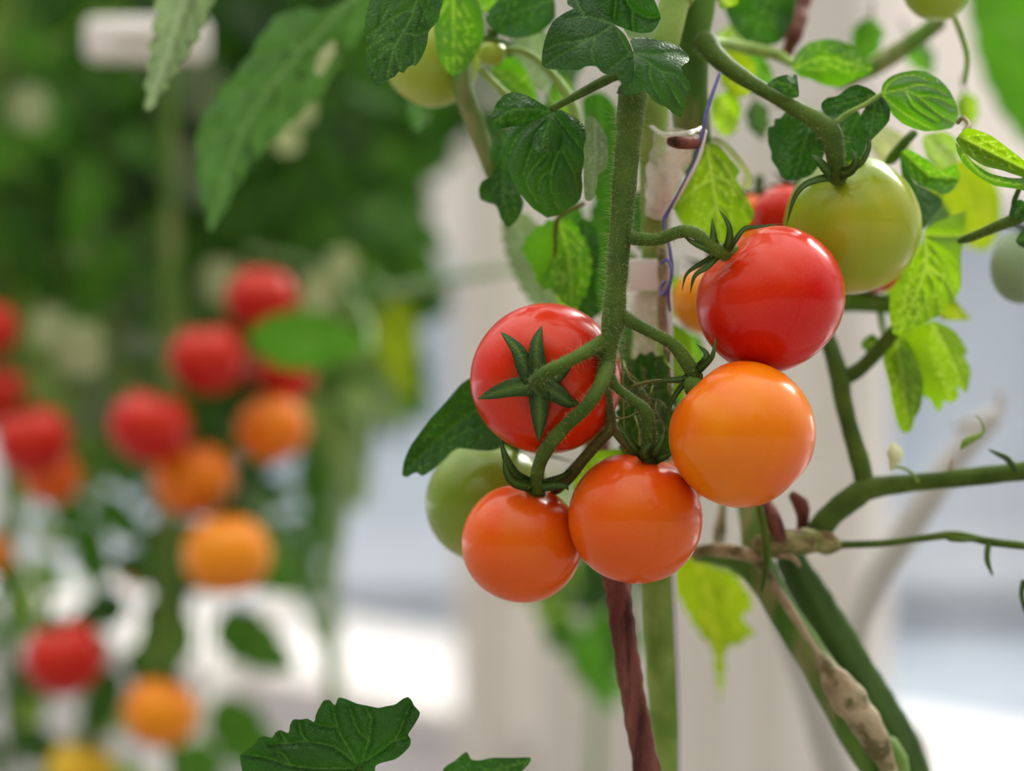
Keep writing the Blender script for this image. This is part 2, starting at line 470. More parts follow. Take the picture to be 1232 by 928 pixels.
# --- ribbon for sepals --------------------------------------------------------
def sepal_geo(W, width, n=16, cup=0.25, face=None):
    """W: world centre line points; broad near the base and pointed at the tip; a solid, slightly keeled blade"""
    C = catmull([tuple(w) for w in W], n)
    T, Ns, B = frames(C)
    if face is not None:
        f = np.array(face, float)
        Ns = np.array([f - t * (f @ t) for t in T]); Ns /= np.linalg.norm(Ns, axis=1)[:, None] + 1e-9
        B = np.cross(T, Ns)
    V = []; Fc = []; vein = []
    for i in range(n):
        u = i / (n - 1)
        w = width * (0.80 + 0.55 * u) * (1 - u) ** 0.85
        w = max(w, width * 0.03); th = width * 0.16 * (1 - u * 0.7)
        for s, nn, vv in ((-1, cup, 0), (-0.5, cup * 0.3, 0), (0, 0, 1), (0.5, cup * 0.3, 0), (1, cup, 0)):
            V.append(C[i] + B[i] * w * s + Ns[i] * (w * nn + th * (1 - abs(s)))); vein.append(vv)
        for s, nn in ((0.5, cup * 0.3), (-0.5, cup * 0.3)):
            V.append(C[i] + B[i] * w * s + Ns[i] * (w * nn - th * 0.8)); vein.append(0)
    k = 7
    for i in range(n - 1):
        for j in range(k):
            a = i * k + j; b = i * k + (j + 1) % k
            Fc.append((a, b, b + k, a + k))
    Fc.append(tuple(range(k))[::-1]); Fc.append(tuple(range((n - 1) * k, n * k)))
    return V, Fc, vein

# ------------------------------------------------------------------ tomatoes
def fruit_geo(R, axial=0.92, dent=0.10, rib=0.02, nu=72, nv=48, lumps=0.0, seed=1, ribs=6, point=0.0):
    V = []; Fc = []; rs = random.Random(seed)
    ph = rs.random() * 6
    lp = [(Vector((rs.gauss(0, 1), rs.gauss(0, 1), rs.gauss(0, 1))).normalized(), rs.uniform(-1, 1)) for _ in range(9)]
    for i in range(nv + 1):
        th = math.pi * i / nv
        for j in range(nu):
            a = 2 * math.pi * j / nu
            dv = Vector((math.sin(th) * math.cos(a), math.sin(th) * math.sin(a), math.cos(th)))
            s = 1.0
            s += rib * math.cos(ribs * a + ph) * (math.sin(th) ** 1.2) * math.exp(-(th / 0.9) ** 2)
            s += rib * 0.25 * math.cos(3 * a + ph * 2) * math.sin(th)
            for v, w in lp: s += lumps * w * math.exp(-((1 - dv.dot(v)) / 0.18))
            rr = R * s * (math.sin(th) ** 0.93)
            z = R * s * axial * math.cos(th) - R * dent * math.exp(-(th / 0.34) ** 2) + R * 0.02 * math.exp(-((math.pi - th) / 0.2) ** 2)
            V.append((rr * math.cos(a), rr * math.sin(a), z))
    for i in range(nv):
        for j in range(nu):
            a = i * nu + j; b = i * nu + (j + 1) % nu
            Fc.append((a, a + nu, b + nu, b))
    return V, Fc

def frame_from_axis(ax, roll=0.0):
    q = Vector((0, 0, 1)).rotation_difference(Vector(ax).normalized())
    return q.to_matrix() @ Matrix.Rotation(roll, 3, 'Z')

def tomato(px, py, d, rpx, axis, mat, label, group, sepals=None, stalk=None, name='tomato', axial=0.92, lumps=0.0, seed=1, rib=0.02, dent=0.10,
           smat=None, sep_w=0.0042, roll=0.0, hair=0, stalk_mat=None, nsep=5, sep_len=0.75, autosep=True, sep_lift=0.3, stalk_r=0.0026):
    c = P(px, py, d); R = rpx * d / F
    t = empty(name, c, label, 'tomato', group)
    M = frame_from_axis(axis, roll)
    V, Fc = fruit_geo(R, axial, dent, rib, lumps=lumps, seed=seed)
    fo = mesh_obj('fruit', V, Fc, mat, None)
    fo.parent = t; fo.rotation_mode = 'QUATERNION'; fo.rotation_quaternion = M.to_quaternion()
    top = c + M @ Vector((0, 0, R * (axial - dent)))
    A = M @ Vector((0, 0, 1))
    # calyx disc
    hub_pts = [tuple(top - A * R * 0.02) + (0.0046,), tuple(top + A * R * 0.05) + (0.0042,), tuple(top + A * R * 0.10) + (0.0030,)]
    Vh, Fh, *_ = tube_geo(hub_pts, n=6, k=12, lump=0)
    cal = mesh_obj('calyx', Vh, Fh, smat or STEM, t)
    groups = []
    if sepals:
        for s in sepals:
            W = [P(*q) for q in s[0]]
            groups.append((W, s[1] * d / F, s[2] if len(s) > 2 else None))
    elif autosep:
        for i in range(nsep):
            a = 2 * math.pi * (i + rnd.uniform(-0.12, 0.12)) / nsep
            ln = sep_len * rnd.uniform(0.85, 1.1); lift = sep_lift * rnd.uniform(0.4, 1.3)
            W = []
            for u in (0.0, 0.35, 0.7, 1.0):
                th = 0.08 + u * ln
                h = R * (0.06 + lift * u * u)
                rr = R * math.sin(th) + h * math.sin(th); z = R * axial * math.cos(th) - R * dent * math.exp(-(th / 0.34) ** 2) + h
                W.append(c + M @ Vector((rr * math.cos(a), rr * math.sin(a), z)))
            groups.append((W, sep_w, A))
    for W, w, face in groups:
        Vs, Fs, vn = sepal_geo(W, w, face=face)
        mesh_obj('sepal', Vs, Fs, SEPAL if smat is None else smat, cal, attr={'vein': vn})
    if stalk:
        pts = pxp(stalk)
    else:
        tip = top + A * R * 0.45 + Vector((0, 0, R * 0.3))
        pts = [tuple(top) + (stalk_r,), tuple(top + A * R * 0.3) + (stalk_r * 0.9,), tuple(tip) + (stalk_r,)]
    V3, F3, C, r, fr = tube_geo(pts, k=12, lump=0.05)
    so = mesh_obj('stalk', V3, F3, stalk_mat or STEM, t)
    if hair:
        hv, hf = hair_geo(C, r, fr, hair, 0.0006, 0.0016)
        h = mesh_obj('fine_hair', hv, hf, HAIR, so, smooth=False); h['kind'] = 'stuff'
    return t

G1 = 'tomatoes of the sharp cluster in front'
FRONT = Vector((0, -1, 0))

# T1 red, calyx to the viewer
zc = 0.9748
tomato(657, 456, 1.006, 91, (-0.12, -0.985, -0.09), RED, 'red tomato left of the truss stem, green star calyx facing forward', G1,
       sepals=[([(648, 464, 0.979), (634, 446, 0.977), (622, 420, 0.977), (602, 399, 0.982)], 16, FRONT),
               ([(648, 464, 0.979), (646, 438, 0.976), (646, 412, 0.976), (652, 392, 0.980)], 16, FRONT),
               ([(648, 464, 0.979), (620, 466, 0.977), (598, 472, 0.979), (575, 480, 0.986)], 16, FRONT),
               ([(648, 464, 0.979), (649, 490, 0.978), (649, 510, 0.979), (648, 532, 0.983)], 16, FRONT),
               ([(648, 464, 0.979), (670, 474, 0.978), (684, 484, 0.978), (698, 486, 0.982)], 16, FRONT),
               ([(648, 464, 0.979), (672, 446, 0.979), (684, 432, 0.980), (696, 417, 0.984)], 16, FRONT)],
       stalk=[(648, 463, 0.986, 8.5), (645, 458, 0.974, 8.5), (660, 447, 0.966, 8.5), (685, 434, 0.968, 7.8), (706, 423, 0.976, 8.5), (724, 412, 0.984, 9.5)],
       hair=500, seed=3, axial=0.9, dent=0.12)
# T2 lower left
tomato(628, 654, 1.016, 72.5, (0.24, -0.25, 0.93), REDOR, 'orange-red tomato hanging lowest on the left of the cluster', G1,
       sepals=[([(640, 584, 1.004), (620, 572, 0.998), (609, 552, 0.994), (601, 526, 0.996)], 10, FRONT),
               ([(640, 586, 1.002), (618, 580, 0.996), (609, 566, 0.992), (607, 545, 0.990)], 9, FRONT),
               ([(652, 586, 1.000), (668, 584, 0.996), (680, 585, 0.994), (684, 590, 0.996)], 8, FRONT),
               ([(652, 582, 1.006), (676, 574, 1.006), (688, 566, 1.008), (700, 560, 1.012)], 6, FRONT)],
       stalk=[(648, 588, 1.004, 9), (646, 576, 1.000, 8.5), (650, 556, 0.992, 8.5), (661, 535, 0.984, 9), (681, 512, 0.975, 8.5), (705, 490, 0.972, 8.5), (722, 464, 0.976, 9), (730, 440, 0.983, 9)],
       hair=500, seed=8, axial=0.97, dent=0.07)
# T3 bottom centre
tomato(764, 624, 0.996, 81, (0.22, -0.15, 0.95), REDOR, 'large orange-red tomato at the bottom centre of the cluster', G1,
       sepals=[([(776, 550, 0.990), (764, 540, 0.983), (754, 526, 0.979), (744, 510, 0.978)], 8, FRONT),
               ([(784, 550, 0.988), (790, 541, 0.982), (796, 530, 0.980), (800, 516, 0.982)], 8, FRONT),
               ([(778, 552, 0.986), (775, 544, 0.980), (779, 537, 0.977), (784, 533, 0.976)], 9, FRONT),
               ([(786, 554, 0.990), (796, 550, 0.986), (806, 545, 0.984), (814, 536, 0.984)], 8, FRONT)],
       stalk=[(784, 553, 0.992, 9), (781, 540, 0.988, 8.5), (781, 512, 0.984, 8), (776, 494, 0.983, 8), (760, 480, 0.984, 6), (742, 466, 0.985, 6), (731, 450, 0.985, 8)],
       hair=500, seed=12, axial=0.96, dent=0.07)
# T4 orange right
tomato(893, 523, 0.978, 88.5, (-0.70, 0.10, 0.70), ORANGE, 'bright orange tomato at the right, under the red one', G1,
       sepals=[([(836, 448, 0.985), (846, 440, 0.978), (857, 428, 0.972), (861, 406, 0.972)], 7, FRONT),
               ([(832, 452, 0.985), (818, 456, 0.982), (800, 458, 0.984), (782, 464, 0.988)], 5, FRONT),
               ([(836, 446, 0.987), (846, 436, 0.984), (850, 426, 0.984), (838, 414, 0.986)], 7, FRONT),
               ([(828, 456, 0.984), (816, 470, 0.984), (806, 488, 0.986), (798, 506, 0.99)], 5, FRONT)],
       stalk=[(838, 456, 0.985, 9), (832, 446, 0.984, 9), (822, 430, 0.984, 8.5), (806, 412, 0.984, 7.5), (780, 398, 0.985, 7.5), (758, 386, 0.986, 8), (742, 376, 0.987, 10)],
       hair=600, seed=15, axial=0.97, dent=0.06)
# T5 red upper right
tomato(927, 360, 1.002, 91, (-0.62, -0.22, 0.66), RED, 'glossy red tomato at upper right of the cluster, in front of the green one', G1,
       sepals=[([(868, 302, 0.982), (860, 294, 0.976), (858, 280, 0.974), (857, 262, 0.975)], 8, FRONT),
               ([(872, 302, 0.982), (877, 290, 0.975), (877, 272, 0.972), (865, 252, 0.973)], 7, FRONT),
               ([(876, 302, 0.982), (884, 290, 0.976), (896, 275, 0.976), (912, 273, 0.978), (942, 269, 0.985)], 4.5, FRONT),
               ([(864, 308, 0.980), (850, 322, 0.976), (836, 332, 0.976), (830, 354, 0.98)], 5, FRONT),
               ([(862, 306, 0.982), (842, 318, 0.980), (826, 330, 0.980), (820, 352, 0.982)], 4, FRONT),
               ([(864, 304, 0.980), (848, 298, 0.974), (834, 292, 0.974), (822, 284, 0.978)], 7, FRONT)],
       stalk=[(873, 306, 0.984, 9), (862, 300, 0.978, 9), (850, 292, 0.976, 8.5), (836, 280, 0.975, 8), (818, 279, 0.977, 7.5), (792, 288, 0.982, 7.5), (762, 287, 0.986, 9)],
       hair=700, seed=21, axial=0.93, dent=0.11)
# T6 green upper right, lumpy
tomato(1026, 272, 1.044, 81, (-0.26, -0.40, 0.86), GREEN_TURN, 'large green tomato turning yellow, behind the glossy red one', None,
       sepals=[([(1000, 214, 1.012), (984, 216, 1.004), (966, 224, 1.000), (955, 240, 1.000), (946, 272, 1.004)], 6, FRONT),
               ([(1000, 210, 1.012), (992, 202, 1.004), (984, 192, 1.002), (976, 186, 1.006)], 9, FRONT),
               ([(1010, 210, 1.012), (1024, 204, 1.004), (1030, 192, 1.000), (1024, 178, 1.002)], 9, FRONT),
               ([(1012, 208, 1.014), (1036, 196, 1.012), (1046, 172, 1.012), (1034, 148, 1.014)], 5, FRONT)],
       stalk=[(1008, 214, 1.018, 12), (1006, 200, 1.012, 11), (1004, 178, 1.010, 12), (1000, 160, 1.010, 13), (984, 146, 1.012, 12), (960, 132, 1.016, 10), (925, 112, 1.020, 9), (892, 92, 1.026, 10), (866, 72, 1.032, 12), (848, 50, 1.04, 15)],
       hair=1300, seed=33, axial=1.0, lumps=0.055, rib=0.03, dent=0.08)
# T8 green, lower left behind
tomato(588, 605, 1.075, 76, (0.35, 0.15, 0.90), GREEN, 'smooth green tomato behind the lower left orange-red one', G1, seed=5, dent=0.07, axial=0.98)
# partly hidden ones
tomato(826, 574, 1.058, 30, (0.2, 0.2, 0.9), ORANGE, 'small orange tomato almost hidden between the orange and the bottom centre fruit', G1, seed=7)
tomato(852, 362, 1.13, 44, (0.1, 0.1, 0.98), AMBER, 'amber tomato peeking out on the left behind the glossy red one', None, seed=9)
tomato(948, 262, 1.13, 42, (0.3, 0.2, 0.9), RED, 'red tomato behind, between lime leaf and green tomato', None, seed=10)
tomato(905, 268, 1.17, 36, (0.2, 0.2, 0.9), REDOR, 'blurred orange-red tomato beside the lime leaf tip', None, seed=11)
tomato(1050, 310, 1.12, 46, (0.2, 0.1, 0.95), REDOR, 'orange-red tomato showing only under the green one', None, seed=13)
tomato(1022, 216, 1.13, 27, (-0.2, 0.1, 0.95), REDOR, 'pinkish orange tomato tip peeking above the green one', None, seed=14)
# top fruit
tomato(520, 70, 1.10, 58, (0.5, 0.0, 0.8), GREEN_PALE, 'pale green tomato at the top, behind a dark drooping leaf', None, seed=17, smat=SEPAL_LITE, axial=1.0)
tomato(592, 64, 1.07, 17, (0.1, 0.0, 1), GREEN_PALE, 'tiny unripe tomato at the top beside the stalk', None, seed=18, smat=SEPAL_LITE)
tomato(1128, -14, 1.07, 42, (0.1, 0.1, 1), GREEN_PALE, 'pale green tomato cut by the top edge at the right', None, seed=19, smat=SEPAL_LITE)
tomato(1236, 322, 1.10, 44, (0.1, 0.0, 1), GREEN_GREY, 'grey-green unripe tomato cut by the right edge', None, seed=20, smat=SEPAL, lumps=0.04, axial=1.05)

# ------------------------------------------------------------------ main vine
vine = empty('tomato_vine', P(785, 464, 1.04) - Vector((0, 0, EYE)), 'tall hairy tomato vine in focus that carries the sharp cluster', 'tomato plant')
def down(px, py, d, r, z=0.0):
    w = P(px, py, d); return (w.x, w.y, z, r * d / F)

# truss stem of the cluster
stem(vine, [(775, 70, 1.012, 17), (762, 110, 1.004, 17), (756, 170, 0.998, 15.5), (750, 240, 0.993, 14), (745, 300, 0.989, 13), (741, 350, 0.987, 13), (738, 385, 0.986, 14),
            (732, 420, 0.985, 11), (729, 450, 0.985, 10), (724, 466, 0.985, 8)], STEM, 'truss_stem', hair=5200, hl=(0.0006, 0.0018), k=20,
     label='hairy green truss stem that forks to the fruit', long_hair=420)
# dark dry branchlet
stem(vine, [(728, 464, 0.988, 6), (733, 490, 0.992, 6), (735, 514, 0.996, 7), (728, 524, 1.000, 7), (706, 548, 1.006, 7), (684, 574, 1.012, 8), (668, 588, 1.02, 8)], STEM_OLIVE, 'truss_branch', hair=500, long_hair=60,
     label='brownish olive side branch of the truss')
stem(vine, [(735, 512, 0.998, 6), (748, 528, 0.998, 6), (762, 542, 0.998, 6), (776, 552, 0.999, 5)], STEM_OLIVE, 'truss_branch', hair=200)
# main vine stem, upper pale part
w = pxp([(826, -60, 1.04, 19), (812, 0, 1.035, 18), (796, 70, 1.03, 18), (785, 150, 1.03, 17), (786, 230, 1.05, 16), (786, 320, 1.07, 15), (776, 450, 1.075, 18), (778, 560, 1.075, 20), (790, 690, 1.072, 21), (797, 800, 1.07, 20), (800, 940, 1.07, 19)])
wtop = [(w[0][0] + 0.02, w[0][1] + 0.02, 1.9, 0.006)]
stem(vine, wtop + w + [(w[-1][0], w[-1][1] + 0.02, 0.5, 0.008), (w[-1][0] - 0.01, w[-1][1] + 0.02, 0.0, 0.01)], STEM_LITE, 'stem', k=20, px=False, n=150, label='thick pale green main stem')
stem(vine, [(800, 90, 1.04, 6), (796, 180, 1.045, 6), (790, 260, 1.045, 5)], STEM_LITE, 'side_shoot', hair=400)
stem(vine, [(716, 460, 1.12, 15), (722, 600, 1.11, 15), (742, 700, 1.04, 16), (752, 775, 1.03, 16), (764, 850, 1.03, 16), (782, 945, 1.03, 18)], STEM_BROWN, 'woody_stem', k=20, lump=0.08, ridge=0.08, label='dry reddish brown old stem')
# fuzzy bits behind the cluster centre
for q in range(9):
    x = 752 + q * 6.5 + rnd.uniform(-4, 4); y = 440 + rnd.uniform(0, 70)
    stem(vine, [(x, y - 40, 1.03, 1.4), (x + rnd.uniform(-10, 10), y, 1.02 + rnd.uniform(0, .02), 1.2), (x + rnd.uniform(-16, 16), y + 40, 1.03, 0.9)], STEM_OLIVE if q % 2 else STEM_DARK, 'tendril', hair=60, k=6)
stem(vine, [(750, 475, 0.995, 2), (760, 466, 0.992, 2), (785, 459, 0.99, 2.2), (812, 459, 0.988, 2.6), (832, 460, 0.985, 2.6)], STEM_OLIVE, 'tendril', hair=60, k=6)
stem(vine, [(733, 496, 0.99, 1.2), (745, 504, 0.985, 1.2), (760, 500, 0.983, 1.0), (768, 492, 0.984, 0.8)], STEM_OLIVE, 'tendril', k=6)
stem(vine, [(748, 420, 1.0, 1.5), (750, 500, 1.005, 1.5), (752, 545, 1.01, 1.2)], STEM_LITE, 'tendril', k=6)

# petiole with the curled dark leaf
stem(vine, [(764, 96, 1.006, 8), (745, 90, 1.000, 6.5), (720, 101, 0.996, 6), (692, 116, 0.993, 5), (664, 131, 0.992, 4)], STEM, 'leaf_stalk', hair=500)
leaf(vine, [(662, 132), (650, 124), (635, 115), (620, 111), (607, 114), (595, 128), (590, 145), (592, 153), (600, 155), (612, 153), (630, 150), (648, 143), (660, 137)], 0.991,
     mid=[(662, 134), (640, 132), (615, 133), (596, 146)], mat=LEAF_DEEP, fold=0.02, tilt=(0.004, 0.006), nv=3, puck=0.0016)
leaf(vine, [(660, 135), (640, 138), (620, 146), (611, 158), (608, 175), (610, 195), (615, 215), (625, 232), (640, 250), (652, 258), (658, 262), (668, 260), (676, 257), (685, 250), (691, 247), (698, 240), (701, 225), (700, 210), (703, 190), (702, 180), (705, 165), (704, 155), (698, 146), (685, 137), (672, 131)], 0.997,
     veins=[[(662, 136), (640, 148), (622, 165), (613, 185)], [(663, 137), (648, 165), (640, 178), (630, 210)], [(672, 183), (664, 205), (663, 228), (672, 252)], [(677, 182), (690, 208), (696, 238)],
            [(656, 187), (641, 203), (634, 222), (652, 250)], [(665, 135), (685, 160), (700, 180)], [(664, 205), (650, 215), (648, 230)], [(690, 208), (700, 205)]],
     mat=LEAF_DEEP, tilt=(0, 0.012), curl=0.06, puck=0.0022, step=2.4, label='dark glossy curled leaf', wave=0.002)
leaf(vine, [(662, 142), (672, 150), (677, 160), (676, 172), (672, 182), (662, 183), (650, 184), (641, 178), (642, 165), (650, 153), (657, 146)], 0.984, mid=[(663, 143), (655, 162), (652, 182)], mat=LEAF_DEEP, curl=0.05, nv=3, step=2.2)
# centre dark leaves over the stem
leaf(vine, [(682, 2), (685, 7), (690, 10), (680, 15), (667, 24), (660, 35), (655, 50), (652, 65), (652, 78), (660, 83), (680, 84), (697, 84), (705, 80), (717, 80), (724, 87), (732, 90), (740, 88), (745, 97), (752, 102), (760, 100), (763, 90), (762, 70), (760, 58), (752, 42), (740, 30), (730, 15), (718, 0), (710, -30), (690, -30)],
     0.975, veins=[[(739, 29), (716, 44), (692, 50), (672, 53), (655, 62)], [(739, 29), (703, 20), (682, 23)], [(739, 29), (748, 46), (762, 72)], [(716, 44), (690, 58), (672, 68), (655, 80)], [(760, 62), (745, 75), (732, 84)], [(703, 20), (693, 0), (688, -25)], [(716, 44), (712, 62), (716, 78)]],
     mat=LEAF_DARK, tilt=(0.008, -0.010), curl=0.03, puck=0.0012, step=2.2, wave=0.002, label='dull blue-green leaf over the top of the truss stem')
leaf(vine, [(716, -30), (720, 6), (732, 20), (739, 29), (750, 34), (765, 39), (775, 40), (786, 37), (795, 22), (791, 8), (786, -5), (785, -30)], 0.983, veins=[[(745, -15), (760, 10), (775, 20), (785, 22), (795, 19)], [(742, -10), (738, 28)], [(760, 10), (762, 36)]], mat=LEAF_DEEP, puck=0.003, step=2.4)
leaf(vine, [(750, 33), (765, 39), (780, 37), (795, 23), (790, 38), (785, 46), (765, 45), (758, 47)], 0.992, mat=LEAF_GREY, step=3)
leaf(vine, [(758, 48), (768, 46), (785, 47), (800, 50), (815, 55), (826, 64), (830, 70), (827, 75), (820, 80), (823, 90), (829, 98), (831, 108), (826, 115), (824, 128), (819, 141), (810, 137), (803, 130), (792, 125), (783, 118), (775, 107), (768, 112), (755, 114), (742, 112), (748, 100), (757, 96), (763, 80), (762, 62)],
     0.978, veins=[[(762, 66), (782, 76), (800, 92), (818, 126)], [(762, 64), (790, 66), (812, 64), (828, 69)], [(782, 76), (783, 95), (795, 118)], [(795, 86), (812, 90), (826, 108)], [(760, 75), (758, 105)]],
     mat=LEAF_DARK, tilt=(-0.010, -0.006), curl=0.05, puck=0.0016, step=2.2, serr=1.2, sper=8, label='hairy blue-green leaflet with a silvery lower edge')
# upper left dark leaf
leaf(vine, [(445, 0), (440, 20), (438, 42), (441, 47), (440, 60), (441, 78), (445, 92), (452, 102), (457, 103), (463, 98), (475, 92), (480, 86), (485, 88), (490, 82), (496, 78), (500, 79), (508, 68), (514, 52), (516, 38), (527, 25), (530, 12), (533, 0), (530, -40), (500, -80), (460, -50)], 0.985,
     mid=[(515, -60), (500, 5), (488, 35), (476, 52), (466, 92)], veins=[[(498, 12), (478, 18), (458, 32), (442, 46)], [(476, 52), (463, 56), (452, 72)], [(476, 55), (478, 74), (484, 86)], [(486, 40), (506, 42), (516, 36)]],
     mat=LEAF_DARK, fold=0.02, tilt=(0.006, 0.0), puck=0.0018, step=2.4, nv=4, label='dark blue-green leaf hanging at the top left of the vine')
stem(vine, [(770, -50, 1.02, 7), (640, -45, 1.0, 5), (520, -55, 0.985, 4)], STEM, 'leaf_stalk')
# pale small leaves behind
leaf(vine, [(703, 145), (712, 140), (722, 150), (730, 165), (732, 190), (728, 205), (720, 210), (718, 225), (712, 241), (704, 240), (702, 215), (703, 190)], 1.02, mid=[(716, 142), (716, 190), (711, 238)], mat=LEAF_GREY, step=3)
leaf(vine, [(576, 228), (580, 218), (590, 212), (598, 200), (606, 185), (614, 200), (622, 225), (630, 245), (624, 262), (612, 274), (603, 264), (597, 248), (587, 244), (578, 240)], 1.05, mid=[(606, 190), (605, 230), (614, 270)], mat=LEAF_DEEP, step=3)
leaf(vine, [(604, 160), (616, 165), (630, 190), (640, 220), (636, 238), (620, 230), (604, 215), (590, 190), (592, 172)], 1.06, mid=[(604, 162), (632, 235)], mat=LEAF_DEEP, step=3)
leaf(vine, [(640, 278), (655, 268), (672, 262), (690, 268), (704, 290), (712, 315), (708, 345), (697, 368), (684, 372), (668, 352), (650, 345), (640, 322), (628, 302), (632, 288)], 1.07, mid=[(672, 264), (684, 310), (688, 368)], mat=LEAF_MID, serr=4, sper=14, step=3.2)
leaf(vine, [(700, 262), (716, 275), (722, 305), (716, 345), (722, 372), (706, 392), (694, 372), (690, 330), (692, 288)], 1.085, mid=[(704, 266), (708, 388)], mat=LEAF_DEEP, serr=3, sper=12, step=3.2)
leaf(vine, [(655, 300), (676, 320), (690, 350), (694, 390), (680, 385), (660, 372), (645, 350), (640, 325)], 1.10, mid=[(657, 303), (688, 385)], mat=LEAF_GREY, step=3.5)
leaf(vine, [(668, 340), (680, 336), (694, 360), (700, 385), (690, 392), (672, 370)], 1.09, mid=[(674, 340), (694, 388)], mat=LEAF_LIME, step=3.5)
stem(vine, [(702, 245, 1.06, 3), (672, 262, 1.065, 3), (668, 300, 1.07, 2.5), (666, 335, 1.08, 2)], STEM_OLIVE, 'leaf_stalk', k=8)
leaf(vine, [(700, 120), (722, 110), (742, 130), (748, 190), (744, 250), (728, 262), (712, 230), (706, 170)], 1.14, mid=[(720, 112), (730, 258)], mat=LEAF_FAR_A, step=4)
leaf(vine, [(716, 240), (742, 250), (746, 300), (738, 360), (722, 380), (708, 340), (706, 280)], 1.16, mid=[(724, 244), (724, 376)], mat=LEAF_FAR_A, step=4, serr=4, sper=16)
leaf(vine, [(612, 250), (640, 262), (662, 300), (664, 350), (648, 372), (628, 350), (610, 310), (604, 275)], 1.15, mid=[(618, 254), (646, 366)], mat=LEAF_GREY, step=4, serr=4, sper=16)
leaf(vine, [(758, 236), (778, 228), (796, 246), (800, 280), (786, 306), (768, 300), (756, 268)], 1.12, mid=[(772, 232), (784, 300)], mat=LEAF_DEEP, step=4)
# leaf left behind the red tomato
leaf(vine, [(484, 572), (490, 574), (497, 570), (502, 569), (508, 573), (520, 566), (535, 553), (550, 540), (600, 540), (620, 480), (590, 448), (572, 452), (555, 462), (536, 484), (515, 508), (495, 535), (486, 555)], 1.045,
     mid=[(612, 470), (560, 502), (520, 535), (486, 570)], mat=LEAF_DEEP, fold=-0.02, tilt=(0.01, 0), step=3, nv=7, label='smooth dark green leaf behind the red star tomato')
# dark leaves filling in behind the cluster centre
leaf(vine, [(752, 440), (775, 425), (800, 432), (808, 470), (812, 520), (800, 560), (775, 572), (752, 556), (742, 510), (744, 470)], 1.05, mid=[(770, 430), (778, 500), (782, 568)], mat=LEAF_DEEP, serr=6, sper=14, puck=0.003, step=3)
leaf(vine, [(700, 552), (740, 540), (770, 552), (760, 590), (720, 600), (690, 588)], 1.07, mid=[(765, 550), (695, 590)], mat=LEAF_LIME, step=4)
leaf(vine, [(770, 390), (800, 385), (828, 402), (832, 440), (820, 480), (800, 470), (776, 440)], 1.09, mid=[(775, 392), (818, 470)], mat=LEAF_LIME, step=4)
# bottom leaves
leaf(vine, [(289, 912), (291, 907), (305, 897), (312, 888), (318, 886), (327, 888), (332, 881), (338, 879), (347, 882), (349, 872), (353, 866), (362, 866), (370, 865), (378, 869), (380, 860), (385, 850), (390, 843), (397, 843), (403, 849), (407, 840), (415, 841), (430, 847), (445, 850), (455, 852), (465, 850), (475, 848), (485, 841), (491, 839), (496, 844), (498, 849), (505, 857), (504, 863), (497, 875), (491, 884), (494, 890), (493, 898), (485, 907), (475, 914), (460, 918), (452, 922), (450, 935), (440, 960), (400, 970), (330, 960), (295, 935)],
     0.985, veins=[[(430, 921), (415, 907), (400, 898), (372, 893), (346, 894), (325, 896)], [(430, 924), (390, 925), (350, 921), (318, 911), (292, 908)], [(430, 918), (416, 896), (406, 875), (400, 848)], [(435, 918), (443, 892), (447, 865)], [(440, 915), (465, 898), (478, 885), (492, 850)],
                   [(406, 875), (385, 873), (378, 871)], [(370, 893), (362, 882), (360, 868)], [(346, 894), (340, 886), (338, 881)], [(400, 848), (398, 845)], [(445, 892), (430, 878), (420, 850)], [(470, 893), (488, 888)], [(350, 921), (340, 908), (332, 905)], [(447, 865), (440, 852)]],
     mat=LEAF_MID if False else LEAF_DEEP, tilt=(0.008, 0.010), puck=0.0024, step=2.2, close=2.0, wave=0.003, label='serrated green leaf rising at the bottom edge')
stem(vine, [(432, 925, 0.99, 4), (440, 960, 1.0, 4.5), (560, 1010, 1.03, 5), (700, 1020, 1.05, 6), (790, 1000, 1.06, 7)], STEM, 'leaf_stalk')
leaf(vine, [(533, 926), (548, 915), (556, 908), (562, 905), (567, 914), (578, 915), (592, 912), (615, 912), (638, 912), (636, 920), (620, 935), (580, 955), (540, 945)], 1.02, mid=[(640, 915), (580, 930), (535, 935)], mat=LEAF_DEEP, step=3)
stem(vine, [(600, 940, 1.022, 3), (640, 1000, 1.03, 4), (700, 1022, 1.05, 5)], STEM, 'leaf_stalk', k=8)
# long leaves upper left, a little behind focus
leaf(vine, [(445, -30), (405, 8), (350, 12), (325, 28), (292, 78), (262, 112), (238, 155), (236, 205), (240, 232), (248, 262), (252, 276), (262, 268), (284, 226), (310, 190), (332, 166), (362, 136), (392, 106), (418, 64), (456, 10)], 1.2,
     mid=[(440, -20), (345, 80), (290, 160), (253, 272)], mat=LEAF_DUSK, serr=4, sper=36, tilt=(-0.01, 0.01), fold=0.05, puck=0.004, step=4, vw=1.4, label='long blue-green leaf drooping at the upper left')
leaf(vine, [(195, -30), (186, 20), (180, 60), (175, 100), (176, 136), (182, 131), (196, 110), (215, 82), (236, 52), (250, 20), (262, -30)], 1.12,
     mid=[(228, -30), (205, 50), (178, 132)], mat=LEAF_GREY, serr=5, sper=24, fold=0.04, puck=0.003, step=4, vw=1.6)
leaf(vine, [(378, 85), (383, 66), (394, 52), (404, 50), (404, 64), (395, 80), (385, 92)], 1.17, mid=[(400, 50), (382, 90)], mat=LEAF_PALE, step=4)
stem(vine, [(826, -60, 1.04, 7), (640, -70, 1.1, 6), (450, -30, 1.15, 5), (430, -10, 1.16, 4)], STEM, 'leaf_stalk')
stem(vine, [(450, -30, 1.15, 5), (330, -60, 1.14, 4), (228, -30, 1.12, 3)], STEM, 'leaf_stalk')
